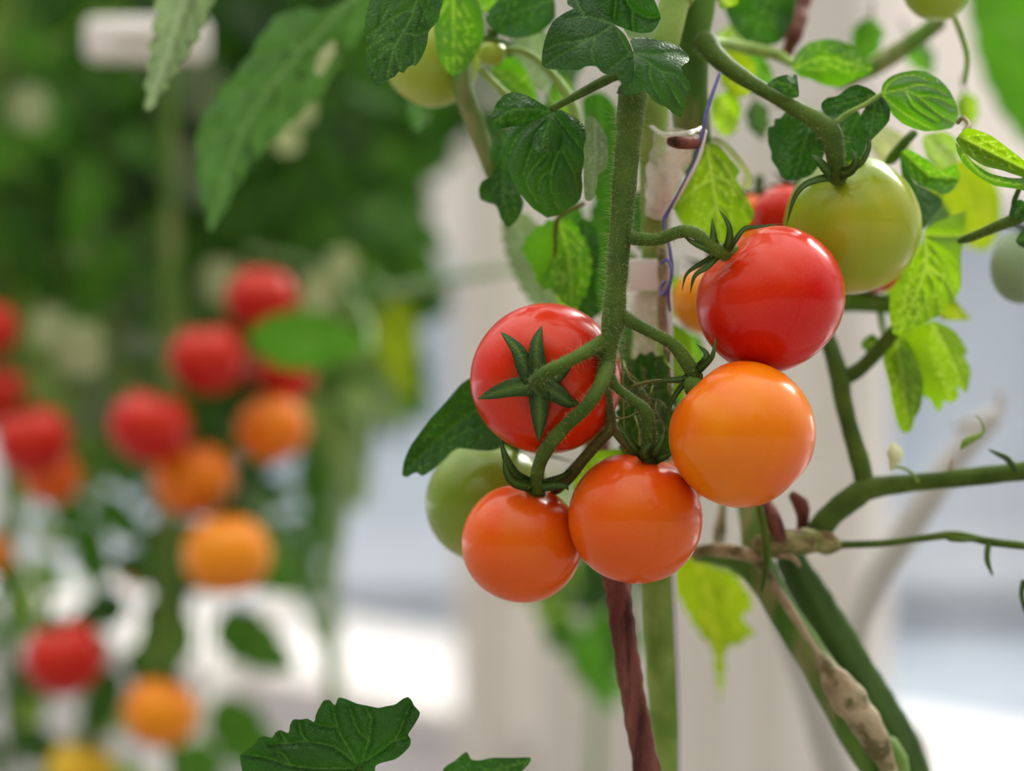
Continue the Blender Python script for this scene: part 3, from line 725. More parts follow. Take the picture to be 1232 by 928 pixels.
# top middle stalks and leaves
stem(vine, [(560, 40, 1.09, 12), (556, 100, 1.08, 12), (572, 150, 1.08, 12), (588, 195, 1.08, 10), (606, 240, 1.085, 8)], STEM_VINE, 'side_shoot', label='thick greenish brown side shoot behind the top leaves')
stem(vine, [(578, 84, 1.07, 5), (598, 104, 1.07, 5), (620, 124, 1.07, 4), (650, 140, 1.06, 4)], STEM_LITE, 'leaf_stalk', k=8)
stem(vine, [(600, 60, 1.07, 4), (630, 62, 1.07, 4), (660, 84, 1.07, 5), (690, 130, 1.07, 6), (700, 200, 1.07, 6)], STEM_LITE, 'side_shoot', k=8)
leaf(vine, [(585, 20), (610, -10), (660, -20), (668, 20), (648, 40), (620, 46), (600, 40)], 1.06, mid=[(665, 0), (590, 25)], mat=LEAF_DEEP, step=3.5)
leaf(vine, [(528, -20), (560, -20), (580, 12), (582, 46), (565, 78), (545, 92), (528, 70), (522, 30)], 1.055, mid=[(545, -15), (546, 88)], mat=LEAF_MID, step=3.5, curl=0.06)
leaf(vine, [(590, 84), (605, 70), (625, 72), (640, 100), (650, 130), (630, 120), (610, 112)], 1.10, mid=[(595, 84), (646, 126)], mat=LEAF_MID, step=4)
leaf(vine, [(620, 45), (660, 40), (668, 80), (655, 110), (630, 100), (618, 75)], 1.12, mid=[(640, 45), (640, 105)], mat=LEAF_GREY, step=4)
leaf(vine, [(560, -20), (600, -30), (612, 10), (600, 18), (585, 14), (570, 30)], 1.09, mid=[(590, -25), (575, 25)], mat=LEAF_MID, step=4)

def clutter(v, spots, mats):
    for (x, y, d, ln, ang) in spots:
        a = math.radians(ang); ca, sa = math.cos(a), math.sin(a)
        w = ln * rnd.uniform(0.26, 0.36)
        shape = [(0, 0), (0.15, 0.6), (0.35, 1.0), (0.5, 0.85), (0.62, 0.95), (0.8, 0.5), (1, 0), (0.78, -0.55), (0.6, -0.95), (0.48, -0.8), (0.3, -1.0), (0.12, -0.55)]
        pl_ = [(x + ca * u * ln - sa * q * w, y + sa * u * ln + ca * q * w) for u, q in shape]
        leaf(v, pl_, d, mid=[(x, y), (x + ca * ln * 0.5 + 2, y + sa * ln * 0.5), (x + ca * ln, y + sa * ln)], mat=rnd.choice(mats), step=3.5, fold=rnd.uniform(-0.05, 0.05), tilt=(rnd.uniform(-.02, .02), rnd.uniform(-.02, .02)), nv=4, curl=0.03)
        stem(v, [(x - ca * 14, y - sa * 14 - 4, d + 0.004, 1.6), (x - ca * 5, y - sa * 5, d, 1.6), (x + 2 * ca, y + 2 * sa, d, 1.4)], STEM_DARK, 'leaf_stalk', k=6)
clutter(vine, [(604, 48, 1.15, 62, 60), (640, 20, 1.17, 60, 100), (672, 92, 1.16, 62, 80), (690, 60, 1.17, 60, 110), (632, 150, 1.16, 50, 100), (712, 150, 1.13, 60, 85), (600, 96, 1.18, 46, 40), (655, 120, 1.2, 60, 60),
               (560, 20, 1.18, 60, 80), (480, 20, 1.2, 70, 110), (510, 110, 1.22, 50, 100), (690, 240, 1.17, 60, 100), (668, 380, 1.18, 44, 80)], [LEAF_DEEP, LEAF_FAR_A, LEAF_GREY, LEAF_FAR_A, LEAF_MID])
clutter(vine, [(762, 380, 1.13, 70, 95), (784, 400, 1.14, 64, 70), (800, 440, 1.12, 66, 85), (822, 470, 1.13, 60, 110), (770, 470, 1.14, 60, 60), (812, 330, 1.16, 56, 95), (826, 400, 1.15, 50, 70), (752, 300, 1.15, 50, 80), (776, 500, 1.12, 66, 45)],
        [LEAF_DEEP, LEAF_FAR_A, LEAF_MID, LEAF_DEEP])
for q in range(12):
    x = 748 + q * 6 + rnd.uniform(-3, 3); y = rnd.uniform(430, 500)
    stem(vine, [(x, y, 1.02, 1.0), (x + rnd.uniform(-12, 12), y + 14, 1.012, 0.9), (x + rnd.uniform(-18, 18), y + 26, 1.02, 0.7), (x + rnd.uniform(-10, 10), y + 38, 1.03, 0.5)], STEM_OLIVE if q % 3 else STEM_LITE, 'tendril', k=6, hair=30)

# ------------------------------------------------------------------ second vine (stem B, branch with green tomato, right leaves)
vine2 = empty('tomato_vine', P(835, 464, 1.1) - Vector((0, 0, EYE)), 'tomato vine at the right with forked green stems and bright backlit leaves', 'tomato plant')
wb = pxp([(842, -60, 1.06, 26), (836, 0, 1.055, 25), (830, 60, 1.055, 24), (832, 150, 1.06, 22), (850, 230, 1.10, 20), (885, 330, 1.14, 19), (900, 480, 1.14, 18), (906, 600, 1.10, 17), (912, 668, 1.085, 17), (936, 726, 1.08, 18), (974, 786, 1.075, 19), (1012, 845, 1.07, 24), (1050, 905, 1.07, 27), (1072, 960, 1.07, 26)])
stem(vine2, [(wb[0][0], wb[0][1] + 0.05, 1.9, 0.007)] + wb + [(wb[-1][0] + 0.03, wb[-1][1] + 0.03, 0.6, 0.01), (wb[-1][0] + 0.03, wb[-1][1] + 0.03, 0.0, 0.012)], STEM_VINE, 'stem', k=22, px=False, n=160, ridge=0.03)
stem(vine2, [(950, 672, 1.10, 17), (976, 720, 1.10, 22), (1004, 770, 1.10, 25), (1036, 826, 1.10, 26), (1070, 880, 1.10, 25), (1098, 940, 1.10, 23), (1120, 1020, 1.10, 22)], STEM_DARK, 'stem', k=20, ridge=0.10, label='dark green ridged older stem')
# dry sheath
stem(vine2, [(984, 786, 1.062, 5), (1000, 812, 1.058, 15), (1020, 840, 1.054, 21), (1040, 868, 1.052, 20), (1060, 905, 1.056, 14), (1074, 935, 1.06, 8)], STEM_TAN, 'dry_sheath', k=16, lump=0.12, label='peeling dry tan sheath')
stem(vine2, [(918, 672, 1.062, 3), (930, 700, 1.060, 5), (948, 730, 1.058, 6), (966, 758, 1.058, 5), (982, 782, 1.058, 3)], STEM_TAN, 'dry_sheath', k=10)
# knotty node
stem(vine2, [(912, 655, 1.07, 10), (930, 655, 1.06, 15), (955, 652, 1.06, 17), (985, 652, 1.065, 15), (1006, 656, 1.07, 9)], KNOT, 'knot', lump=0.22, k=18)
stem(vine2, [(940, 668, 1.055, 4), (955, 672, 1.052, 4), (962, 682, 1.052, 3)], STEM_TAN, 'dry_sheath', k=8)
stem(vine2, [(916, 600, 1.06, 9), (925, 615, 1.055, 10), (934, 635, 1.052, 10), (940, 648, 1.052, 7)], STEM_BROWN, 'cut_stub', k=12)
stem(vine2, [(954, 596, 1.07, 6), (964, 608, 1.07, 9), (966, 628, 1.07, 8), (962, 644, 1.07, 5)], STEM_BROWN, 'cut_stub', k=12, lump=0.15)
stem(vine2, [(914, 610, 1.05, 4), (920, 640, 1.048, 5), (922, 680, 1.05, 4), (916, 712, 1.055, 2)], STEM, 'side_shoot', k=8)
stem(vine2, [(838, 668, 1.09, 9), (862, 668, 1.088, 12), (886, 672, 1.084, 15), (908, 690, 1.08, 15), (930, 722, 1.08, 14)], STEM_VINE, 'dry_stalk', k=16, label='broad dry tan leaf stalk')
stem(vine2, [(870, 606, 1.12, 4), (866, 640, 1.12, 8), (864, 664, 1.11, 5)], STEM_TAN, 'dry_stalk', k=8)
stem(vine2, [(890, 606, 1.12, 4), (900, 640, 1.12, 7), (908, 664, 1.11, 5)], STEM_TAN, 'dry_stalk', k=8)
stem(vine2, [(834, 664, 1.08, 6), (856, 662, 1.076, 8), (882, 664, 1.072, 9), (906, 670, 1.066, 8), (918, 684, 1.064, 4)], STEM_TAN, 'dry_sheath', k=12)
# forked stem F
stem(vine2, [(978, 648, 1.075, 15), (1000, 620, 1.075, 15), (1028, 598, 1.075, 15), (1046, 588, 1.075, 14), (1090, 582, 1.075, 11), (1150, 576, 1.07, 11), (1240, 566, 1.065, 12)], STEM, 'side_shoot', k=16, hair=250)
stem(vine2, [(1042, 592, 1.076, 12), (1036, 560, 1.078, 12), (1024, 520, 1.08, 11), (1014, 480, 1.085, 11), (1010, 455, 1.088, 12), (1000, 420, 1.095, 10), (985, 380, 1.11, 9)], STEM, 'side_shoot', k=16, hair=150)
stem(vine2, [(1010, 458, 1.09, 10), (1035, 444, 1.088, 9), (1058, 420, 1.085, 9), (1076, 398, 1.08, 8), (1092, 370, 1.08, 5)], STEM, 'leaf_stalk', k=12)
stem(vine2, [(985, 366, 1.12, 12), (1030, 363, 1.12, 12), (1075, 366, 1.12, 11), (1112, 360, 1.12, 8)], STEM_VINE, 'side_shoot', k=12)
stem(vine2, [(1058, 372, 1.12, 4), (1062, 395, 1.115, 4), (1066, 410, 1.11, 3)], STEM_LITE, 'leaf_stalk', k=8)
# thin lower shoot G
stem(vine2, [(1004, 656, 1.07, 5), (1060, 654, 1.068, 4.5), (1110, 648, 1.065, 4.5), (1150, 644, 1.06, 5), (1190, 652, 1.055, 5), (1240, 658, 1.05, 5)], STEM, 'tendril', k=10, hair=100)
stem(vine2, [(1190, 652, 1.055, 3.5), (1188, 662, 1.052, 4), (1188, 676, 1.05, 3.5), (1194, 692, 1.05, 1.2)], STEM, 'tendril', k=8)
stem(vine2, [(1142, 648, 1.06, 4), (1160, 650, 1.055, 3), (1176, 650, 1.053, 1)], STEM, 'tendril', k=8)
stem(vine2, [(1232, 700, 1.05, 4), (1229, 715, 1.05, 3), (1234, 735, 1.05, 3)], STEM, 'tendril', k=8)
# bud with curl
stem(vine2, [(1104, 580, 1.07, 2.4), (1096, 568, 1.066, 2.2), (1082, 562, 1.064, 2), (1072, 564, 1.062, 1.6)], STEM_LITE, 'tendril', k=8)
stem(vine2, [(1074, 534, 1.06, 3), (1076, 543, 1.06, 10), (1077, 552, 1.06, 9), (1073, 560, 1.061, 4), (1072, 566, 1.062, 2)], CREAM, 'flower_bud', k=12)
# small shoots on the right
stem(vine2, [(1156, 540, 1.05, 1.5), (1162, 532, 1.05, 5), (1174, 526, 1.05, 4), (1184, 520, 1.05, 2), (1180, 505, 1.05, 1.2), (1174, 500, 1.05, 0.8)], STEM_LITE, 'tendril', k=8)
stem(vine2, [(1222, 566, 1.06, 3.5), (1212, 552, 1.055, 4), (1200, 546, 1.053, 3), (1190, 541, 1.052, 1)], STEM_DARK, 'tendril', k=8)
stem(vine2, [(1142, 572, 1.07, 3), (1144, 560, 1.07, 2), (1146, 552, 1.07, 1)], STEM_TAN, 'tendril', k=8)
# hairy stalk H at right edge
stem(vine2, [(1250, 244, 1.02, 9), (1224, 262, 1.02, 8), (1196, 274, 1.025, 6.5), (1170, 285, 1.03, 5.5), (1155, 290, 1.035, 4)], STEM, 'leaf_stalk', hair=500)
stem(vine2, [(1224, 262, 1.02, 4), (1220, 245, 1.018, 4), (1226, 228, 1.015, 3), (1232, 215, 1.012, 3)], STEM, 'leaf_stalk', hair=100, k=8)
leaf(vine2, [(1214, 258), (1218, 246), (1228, 240), (1240, 250), (1236, 262), (1222, 264)], 1.015, mid=[(1222, 262), (1234, 245)], mat=LEAF_DEEP, step=3)
leaf(vine2, [(1222, 290), (1232, 275), (1250, 270), (1250, 300), (1230, 298)], 1.03, mid=[(1224, 292), (1248, 275)], mat=LEAF_DARK, step=3)
# leaves
leaf(vine2, [(809, 248), (820, 228), (832, 205), (842, 182), (852, 172), (865, 175), (878, 190), (890, 205), (886, 215), (892, 225), (900, 240), (907, 255), (905, 265), (897, 275), (893, 288), (885, 296), (850, 296), (828, 280)], 1.055,
     mid=[(850, 172), (856, 210), (862, 250), (868, 290)], veins=[[(856, 210), (885, 225), (905, 258)], [(857, 215), (835, 228), (812, 248)]], mat=LEAF_LIME, step=2.8, nv=5, curl=0.05, label='lime green leaf behind the stalk of the glossy red tomato')
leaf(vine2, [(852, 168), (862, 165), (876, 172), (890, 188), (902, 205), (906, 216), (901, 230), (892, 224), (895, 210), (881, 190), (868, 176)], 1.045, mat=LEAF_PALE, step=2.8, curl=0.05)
leaf(vine2, [(924, 158), (926, 153), (931, 151), (932, 143), (939, 142), (947, 132), (960, 126), (975, 132), (987, 148), (995, 165), (992, 185), (985, 200), (975, 211), (965, 215), (952, 217), (941, 213), (935, 203), (928, 192), (928, 184), (924, 172)], 1.03,
     mid=[(985, 130), (970, 165), (955, 212)], mat=LEAF_DEEP, step=2.4, nv=5, curl=0.04, puck=0.0016, label='dark rounded leaf left of the green tomato stalk')
leaf(vine2, [(988, 125), (995, 118), (1008, 115), (1020, 106), (1032, 102), (1045, 106), (1054, 113), (1058, 125), (1048, 128), (1020, 135), (1000, 140), (990, 135)], 1.018, mid=[(1056, 114), (1025, 122), (992, 130)], mat=LEAF_DEEP, step=2.4, nv=4, puck=0.0016)
leaf(vine2, [(1056, 114), (1065, 120), (1071, 132), (1070, 145), (1062, 155), (1052, 165), (1046, 170), (1042, 160), (1036, 150), (1036, 138), (1046, 124)], 1.014, mid=[(1056, 115), (1050, 140), (1047, 168)], mat=LEAF_DEEP, step=2.4, nv=4, puck=0.0016)
leaf(vine2, [(992, 134), (1010, 126), (1030, 130), (1040, 150), (1044, 172), (1036, 192), (1020, 198), (1006, 192), (998, 170), (992, 150)], 1.034, mid=[(1036, 132), (1010, 190)], mat=LEAF_DEEP, step=2.8, curl=0.04)
stem(vine2, [(1060, 113, 1.012, 2.4), (1040, 126, 1.012, 2.6), (1020, 136, 1.012, 2.8), (1004, 148, 1.012, 3)], STEM_LITE, 'leaf_stalk', k=8, hair=200)
leaf(vine2, [(1060, 110), (1063, 100), (1072, 92), (1085, 87), (1100, 85), (1115, 87), (1130, 95), (1142, 108), (1149, 122), (1152, 135), (1151, 146), (1145, 154), (1130, 157), (1112, 158), (1098, 154), (1085, 148), (1074, 138), (1067, 126), (1061, 117)], 1.008,
     veins=[[(1060, 113), (1085, 108), (1104, 116), (1128, 136), (1150, 148)], [(1061, 112), (1072, 98), (1095, 90), (1120, 98)], [(1085, 108), (1110, 102), (1138, 112)], [(1062, 114), (1072, 124), (1090, 138), (1118, 154)], [(1104, 116), (1130, 118), (1148, 128)], [(1090, 109), (1100, 128), (1125, 144)]],
     mat=LEAF_MID, step=2.2, curl=0.06, puck=0.0022, tilt=(0.006, 0), label='bright oval leaf with yellow veins, upper right')
leaf(vine2, [(952, 80), (960, 62), (972, 52), (990, 47), (1008, 48), (1025, 55), (1040, 70), (1050, 82), (1045, 90), (1030, 95), (1012, 104), (998, 104), (985, 100), (975, 95), (962, 92)], 1.075, mid=[(953, 84), (990, 70), (1048, 84)], mat=LEAF_MID, step=3, curl=0.05)
leaf(vine2, [(923, 102), (932, 94), (945, 90), (958, 90), (960, 100), (961, 116), (950, 118), (940, 112), (930, 106)], 1.012, mid=[(960, 114), (945, 100), (926, 102)], mat=LEAF_DEEP, step=2.4, curl=0.02)
leaf(vine2, [(1150, 168), (1158, 158), (1165, 154), (1180, 158), (1195, 165), (1215, 180), (1232, 193), (1250, 206), (1250, 218), (1226, 212), (1205, 205), (1185, 200), (1168, 190), (1158, 180)], 1.0, mid=[(1154, 164), (1195, 185), (1250, 212)], mat=LEAF_LIME, step=2.4, fold=-0.05, puck=0.002, label='curled lime leaf at the right edge')
leaf(vine2, [(1150, 172), (1160, 182), (1172, 196), (1190, 208), (1215, 214), (1250, 216), (1250, 232), (1220, 227), (1196, 223), (1176, 212), (1160, 198), (1152, 184)], 0.992, mid=[(1152, 174), (1185, 212), (1250, 226)], mat=LEAF_MID, step=2.4, fold=0.03)
leaf(vine2, [(1083, 185), (1090, 180), (1100, 183), (1115, 192), (1130, 205), (1140, 202), (1150, 198), (1155, 212), (1147, 228), (1135, 234), (1120, 228), (1105, 222), (1094, 208)], 1.045, mid=[(1088, 184), (1120, 212), (1150, 214)], mat=LEAF_MID, step=2.8, fold=-0.03)
leaf(vine2, [(1083, 188), (1092, 202), (1102, 220), (1120, 230), (1134, 240), (1132, 250), (1120, 262), (1108, 276), (1098, 268), (1092, 245), (1086, 222)], 1.055, mid=[(1085, 190), (1105, 235), (1108, 272)], mat=LEAF_DEEP, step=2.8, fold=0.03)
leaf(vine2, [(1112, 278), (1125, 268), (1140, 262), (1162, 255), (1159, 285), (1156, 310), (1156, 345), (1146, 364), (1130, 380), (1112, 388), (1096, 398), (1085, 406), (1074, 400), (1070, 380), (1072, 352), (1085, 328), (1100, 304), (1110, 290)], 1.06,
     mid=[(1112, 282), (1114, 320), (1100, 360), (1082, 402)], veins=[[(1112, 282), (1130, 284), (1158, 284)], [(1114, 320), (1140, 340), (1150, 358)]], mat=LEAF_LIME, step=2.6, curl=0.06, puck=0.002, nv=6, label='large backlit lime leaf right of the green tomato')
leaf(vine2, [(1120, 386), (1135, 390), (1150, 400), (1160, 415), (1164, 424), (1160, 428), (1166, 440), (1168, 450), (1165, 465), (1163, 473), (1158, 470), (1152, 465), (1153, 478), (1145, 485), (1135, 483), (1133, 492), (1127, 495), (1120, 482), (1110, 475), (1105, 460), (1098, 440), (1090, 425), (1085, 405), (1100, 393)], 1.085,
     mid=[(1120, 388), (1140, 425), (1160, 468)], mat=LEAF_LIME, step=2.8, nv=6, fold=0.02, label='backlit lime leaflet with notched right edge')
leaf(vine2, [(1077, 403), (1090, 408), (1100, 425), (1108, 445), (1111, 465), (1108, 490), (1100, 505), (1096, 519), (1085, 520), (1078, 505), (1073, 485), (1070, 465), (1065, 445), (1062, 432), (1068, 416)], 1.08, mid=[(1078, 408), (1085, 450), (1092, 512)], mat=LEAF_LIME, step=2.8, nv=5, fold=0.02)
leaf(vine2, [(1040, 408), (1050, 402), (1058, 410), (1056, 424), (1044, 424), (1036, 416)], 1.10, mid=[(1058, 414), (1040, 414)], mat=LEAF_MID, step=3)
leaf(vine2, [(1118, 205), (1150, 190), (1185, 200), (1204, 235), (1202, 280), (1186, 302), (1160, 296), (1130, 280), (1114, 245)], 1.22, mid=[(1150, 195), (1180, 298)], mat=LEAF_YELLOW, step=5, label='blurred yellow-green leaf behind')
leaf(vine2, [(1128, 368), (1148, 360), (1158, 372), (1168, 384), (1150, 386), (1132, 384)], 1.12, mid=[(1130, 376), (1164, 384)], mat=LEAF_YELLOW, step=4)
leaf(vine2, [(812, 672), (840, 664), (872, 680), (896, 705), (906, 728), (893, 745), (908, 760), (888, 776), (874, 780), (872, 805), (867, 842), (861, 812), (857, 782), (838, 758), (822, 730), (808, 700)], 1.20, mid=[(835, 668), (855, 730), (867, 838)], mat=LEAF_YELLOW, step=4.5, serr=4, sper=20, label='blurred yellow-green leaf below the cluster')
stem(vine2, [(890, 690, 1.15, 5), (860, 680, 1.18, 4), (836, 668, 1.2, 4)], STEM_LITE, 'leaf_stalk', k=8)
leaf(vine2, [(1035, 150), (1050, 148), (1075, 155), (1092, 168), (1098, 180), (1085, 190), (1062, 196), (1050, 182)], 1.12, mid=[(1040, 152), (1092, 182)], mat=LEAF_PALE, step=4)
leaf(vine2, [(1110, 165), (1135, 158), (1152, 170), (1150, 195), (1130, 204), (1115, 190)], 1.09, mid=[(1112, 168), (1148, 195)], mat=LEAF_FAR_C, step=4)
# petioles upper right
stem(vine2, [(1152, 148, 1.01, 2.5), (1158, 142, 1.01, 3), (1166, 150, 1.005, 3), (1160, 158, 1.0, 3)], STEM_TAN, 'leaf_stalk', hair=150, k=8)
stem(vine2, [(1100, 160, 1.06, 5), (1088, 172, 1.06, 6), (1074, 190, 1.065, 7), (1066, 196, 1.07, 3)], STEM, 'leaf_stalk', k=8)
stem(vine2, [(1130, 26, 1.16, 10), (1095, 52, 1.16, 11), (1052, 80, 1.16, 11), (1010, 100, 1.16, 9)], STEM_VINE, 'side_shoot', k=12)
stem(vine2, [(1148, 20, 1.09, 4), (1158, 45, 1.09, 4), (1164, 70, 1.09, 4), (1160, 100, 1.09, 3)], STEM_LITE, 'tendril', k=8)
stem(vine2, [(846, 50, 1.05, 9), (870, 52, 1.08, 7), (900, 58, 1.10, 8), (935, 66, 1.11, 7), (955, 78, 1.10, 5)], STEM_LITE, 'side_shoot', k=10)
stem(vine2, [(972, -30, 1.14, 10), (964, 10, 1.13, 11), (956, 40, 1.12, 10), (946, 66, 1.12, 8)], STEM_BROWN, 'dry_stalk', k=10, lump=0.15)
leaf(vine2, [(872, 10), (890, -20), (930, -30), (956, -10), (954, 25), (940, 50), (915, 56), (890, 44)], 1.12, mid=[(930, -20), (905, 52)], mat=LEAF_FAR_A, step=4)
leaf(vine2, [(866, 70), (890, 60), (908, 80), (905, 110), (885, 118), (868, 100)], 1.12, mid=[(870, 72), (900, 112)], mat=LEAF_YELLOW, step=4)
leaf(vine2, [(900, 66), (918, 68), (930, 90), (925, 110), (905, 104)], 1.14, mid=[(905, 68), (922, 108)], mat=LEAF_FAR_B, step=4)
leaf(vine2, [(862, -20), (888, -20), (888, 4), (878, 8), (866, 10)], 1.06, mid=[(874, -18), (874, 8)], mat=LEAF_LIME, step=4)
leaf(vine2, [(858, 118), (880, 110), (892, 130), (884, 160), (866, 162), (856, 140)], 1.13, mid=[(868, 114), (876, 158)], mat=LEAF_LIME, step=4)

clutter(vine2, [(1048, 20, 1.25, 60, 100), (1100, 100, 1.22, 50, 30), (1092, 40, 1.3, 60, 60), (1160, 110, 1.2, 46, 80), (908, 120, 1.18, 50, 80), (880, 30, 1.18, 60, 95), (930, 96, 1.16, 44, 60), (1070, 340, 1.14, 40, 70), (1130, 240, 1.14, 60, 95)],
        [LEAF_MID, LEAF_FAR_B, LEAF_DUSK, LEAF_LIME])
# near blurred leaf of a third vine, at the top right corner
vine3 = empty('tomato_vine', Vector((0.30, 0.74, 0)), 'tomato vine close to the viewer, only a dark blurred leaf in the upper right corner', 'tomato plant')
leaf(vine3, [(1168, -40), (1168, 30), (1178, 78), (1194, 118), (1214, 150), (1244, 178), (1330, 200), (1420, 60), (1330, -60)], 0.74, mid=[(1400, 40), (1290, 60), (1180, 30)], mat=LEAF_FAR_B, step=7, serr=4, sper=40, tilt=(0.01, 0))
w3 = P(1400, 40, 0.745)
stem(vine3, [(w3.x, w3.y, w3.z, 0.002), (0.26, 0.76, w3.z + 0.01, 0.003), (0.30, 0.76, w3.z - 0.03, 0.004)], STEM, 'leaf_stalk', px=False)
stem(vine3, [(0.30, 0.76, 1.8, 0.006), (0.305, 0.75, 1.3, 0.007), (0.30, 0.74, 0.7, 0.008), (0.30, 0.74, 0, 0.01)], STEM_VINE, 'stem', px=False, n=60)

# ------------------------------------------------------------------ plant clip, strings
CLEAR, nt, ns, lk = new_mat('clear_plastic')
out = N(ns, 'ShaderNodeOutputMaterial'); bs = N(ns, 'ShaderNodeBsdfPrincipled')
bs.inputs['Base Color'].default_value = srgb(232, 226, 214); bs.inputs['Roughness'].default_value = 0.18
bs.inputs['Coat Weight'].default_value = 0.6
tp = N(ns, 'ShaderNodeBsdfTransparent'); mx = N(ns, 'ShaderNodeMixShader')
tcx = N(ns, 'ShaderNodeTexCoord'); nzx = N(ns, 'ShaderNodeTexNoise', Scale=120.0, Detail=3.0); lk.new(tcx.outputs['Object'], nzx.inputs['Vector'])
lk.new(maprange(nt, nzx.outputs[0], 0.35, 0.65, 0.12, 0.6), mx.inputs[0])
lk.new(tp.outputs[0], mx.inputs[1]); lk.new(bs.outputs[0], mx.inputs[2]); lk.new(mx.outputs[0], out.inputs[0])
WHITEP = plain('white_plastic', srgb(226, 220, 214), 0.35, 0.5, 0.04)
PURPLE = plain('violet_string', srgb(96, 92, 150), 0.6, 0.3, 0.2, 300)
CORD = plain('grey_cord', srgb(205, 205, 210), 0.4, 0.5, 0.05)

clip = empty('plant_clip', P(800, 200, 1.03), 'crumpled clear plastic clip wrapped round the vine behind the truss stem', 'plant clip')
def cone_shell(c0, c1, r0, r1, th, n=28, m=18, crump=0.0006):
    c0, c1 = Vector(c0), Vector(c1); ax = (c1 - c0).normalized(); s = ax.cross(Vector((0, 1, 0))).normalized(); t = ax.cross(s)
    V = []; Fc = []
    for lay, dr in ((0, 0), (1, -th)):
        for i in range(m):
            u = i / (m - 1); c = c0.lerp(c1, u); r = r0 * (1 - u) + r1 * u + dr
            for j in range(n):
                a = 2 * math.pi * j / n
                w = crump * math.sin(a * 3 + i * 0.6) * math.cos(i * 0.8 + a * 2) * 2
                V.append(c + (s * math.cos(a) + t * math.sin(a)) * (r + w))
    for lay in (0, 1):
        for i in range(m - 1):
            for j in range(n):
                a = lay * m * n + i * n + j; b = lay * m * n + i * n + (j + 1) % n
                Fc.append((a, b, b + n, a + n) if lay == 0 else (a, a + n, b + n, b))
    for i in (0, m - 1):
        for j in range(n):
            a = i * n + j; b = i * n + (j + 1) % n
            Fc.append((a, a + m * n, b + m * n, b))
    return V, Fc
V, Fc = cone_shell(P(813, 158, 1.032), P(788, 262, 1.042), 33 * 1.03 / F, 12 * 1.04 / F, 0.0006)
mesh_obj('sleeve', V, Fc, CLEAR, clip)
stem(clip, [(783, 152, 1.024, 3), (800, 162, 1.010, 3), (826, 160, 1.010, 3), (845, 154, 1.024, 3)], CLEAR, 'rim', k=8)
stem(clip, [(848, 158, 1.02, 3), (840, 190, 1.02, 3), (822, 225, 1.022, 3), (804, 256, 1.03, 2)], WHITEP, 'seam', k=8, label='whitish folded seam')
V, Fc, *_ = tube_geo(pxp([(808, 170, 1.012, 7), (820, 172, 1.008, 8), (838, 172, 1.012, 7)]), n=8, k=10)
mesh_obj('tape', V, Fc, STEM_BROWN, clip)

st = empty('violet_string', P(840, 150, 1.02), 'violet string running down past the clear clip', 'string')
stem(st, [(866, 88, 1.018, 2), (858, 110, 1.014, 2.2), (850, 135, 1.012, 2.5), (846, 158, 1.012, 2.5), (836, 192, 1.013, 1.6), (816, 232, 1.016, 1.4), (802, 258, 1.02, 2.5), (798, 268, 1.02, 2), (806, 300, 1.02, 2), (808, 330, 1.02, 2.2), (804, 352, 1.02, 2.2), (806, 375, 1.03, 1.4)], PURPLE, 'strand', k=8)
stem(st, [(795, 318, 1.022, 1.6), (803, 312, 1.018, 2), (808, 326, 1.016, 2), (804, 346, 1.016, 2.2), (797, 356, 1.018, 2.2), (795, 346, 1.02, 2), (801, 338, 1.018, 1.6)], PURPLE, 'knot', k=8)

cd = empty('garden_twine', P(812, 464, 1.05) - Vector((0, 0, EYE)), 'thin pale support cord hanging straight beside the brown stem', 'twine')
ctop = P(806, 380, 1.055); c1 = P(806, 450, 1.055); c2 = P(811, 700, 1.055); c3 = P(817, 830, 1.055); c4 = P(819, 960, 1.055)
stem(cd, [(ctop.x - 0.004, ctop.y + 0.02, 2.0, 0.0011), (ctop.x - 0.002, ctop.y + 0.02, 1.5, 0.0011), tuple(ctop) + (0.0012,), tuple(c1) + (0.0012,), tuple(c2) + (0.0012,), tuple(c3) + (0.0013,), tuple(c4) + (0.0012,), (c4.x, c4.y, 0.5, 0.0012), (c4.x, c4.y, 0.0, 0.0012)], CORD, 'strand', px=False, k=10, lump=0.0, n=120)

def rounded_box(lo, hi, r, bev=3):
    import bmesh
    bm = bmesh.new(); bmesh.ops.create_cube(bm, size=1.0)
    for v in bm.verts:
        v.co = Vector([lo[i] + (v.co[i] + 0.5) * (hi[i] - lo[i]) for i in range(3)])
    if r > 0:
        bmesh.ops.bevel(bm, geom=bm.edges[:] + bm.verts[:], offset=r, segments=bev, affect='EDGES', profile=0.5)
    V = [tuple(v.co) for v in bm.verts]; bm.verts.index_update(); Fc = [tuple(v.index for v in f.verts) for f in bm.faces]
    bm.free(); return V, Fc

tg = empty('plant_tag', P(775, 340, 1.06), 'square white plastic tag behind the truss stem', 'tag')
a = P(756, 351, 1.062); b = P(797, 312, 1.062)
V, Fc = rounded_box((a.x, 1.059, a.z), (b.x, 1.0615, b.z), 0.0006); mesh_obj('plate', V, Fc, WHITEP, tg)
a = P(762, 430, 1.064); b = P(790, 353, 1.064)
V, Fc = rounded_box((a.x, 1.0625, a.z), (b.x, 1.0645, b.z), 0.0006); o = mesh_obj('strip', V, Fc, CLEAR, tg)
stem(tg, [(796, 300, 1.05, 6), (798, 340, 1.048, 7), (797, 380, 1.048, 6), (803, 425, 1.05, 5)], STEM_TAN, 'tie', k=10, lump=0.1, label='yellowish twisted tie')

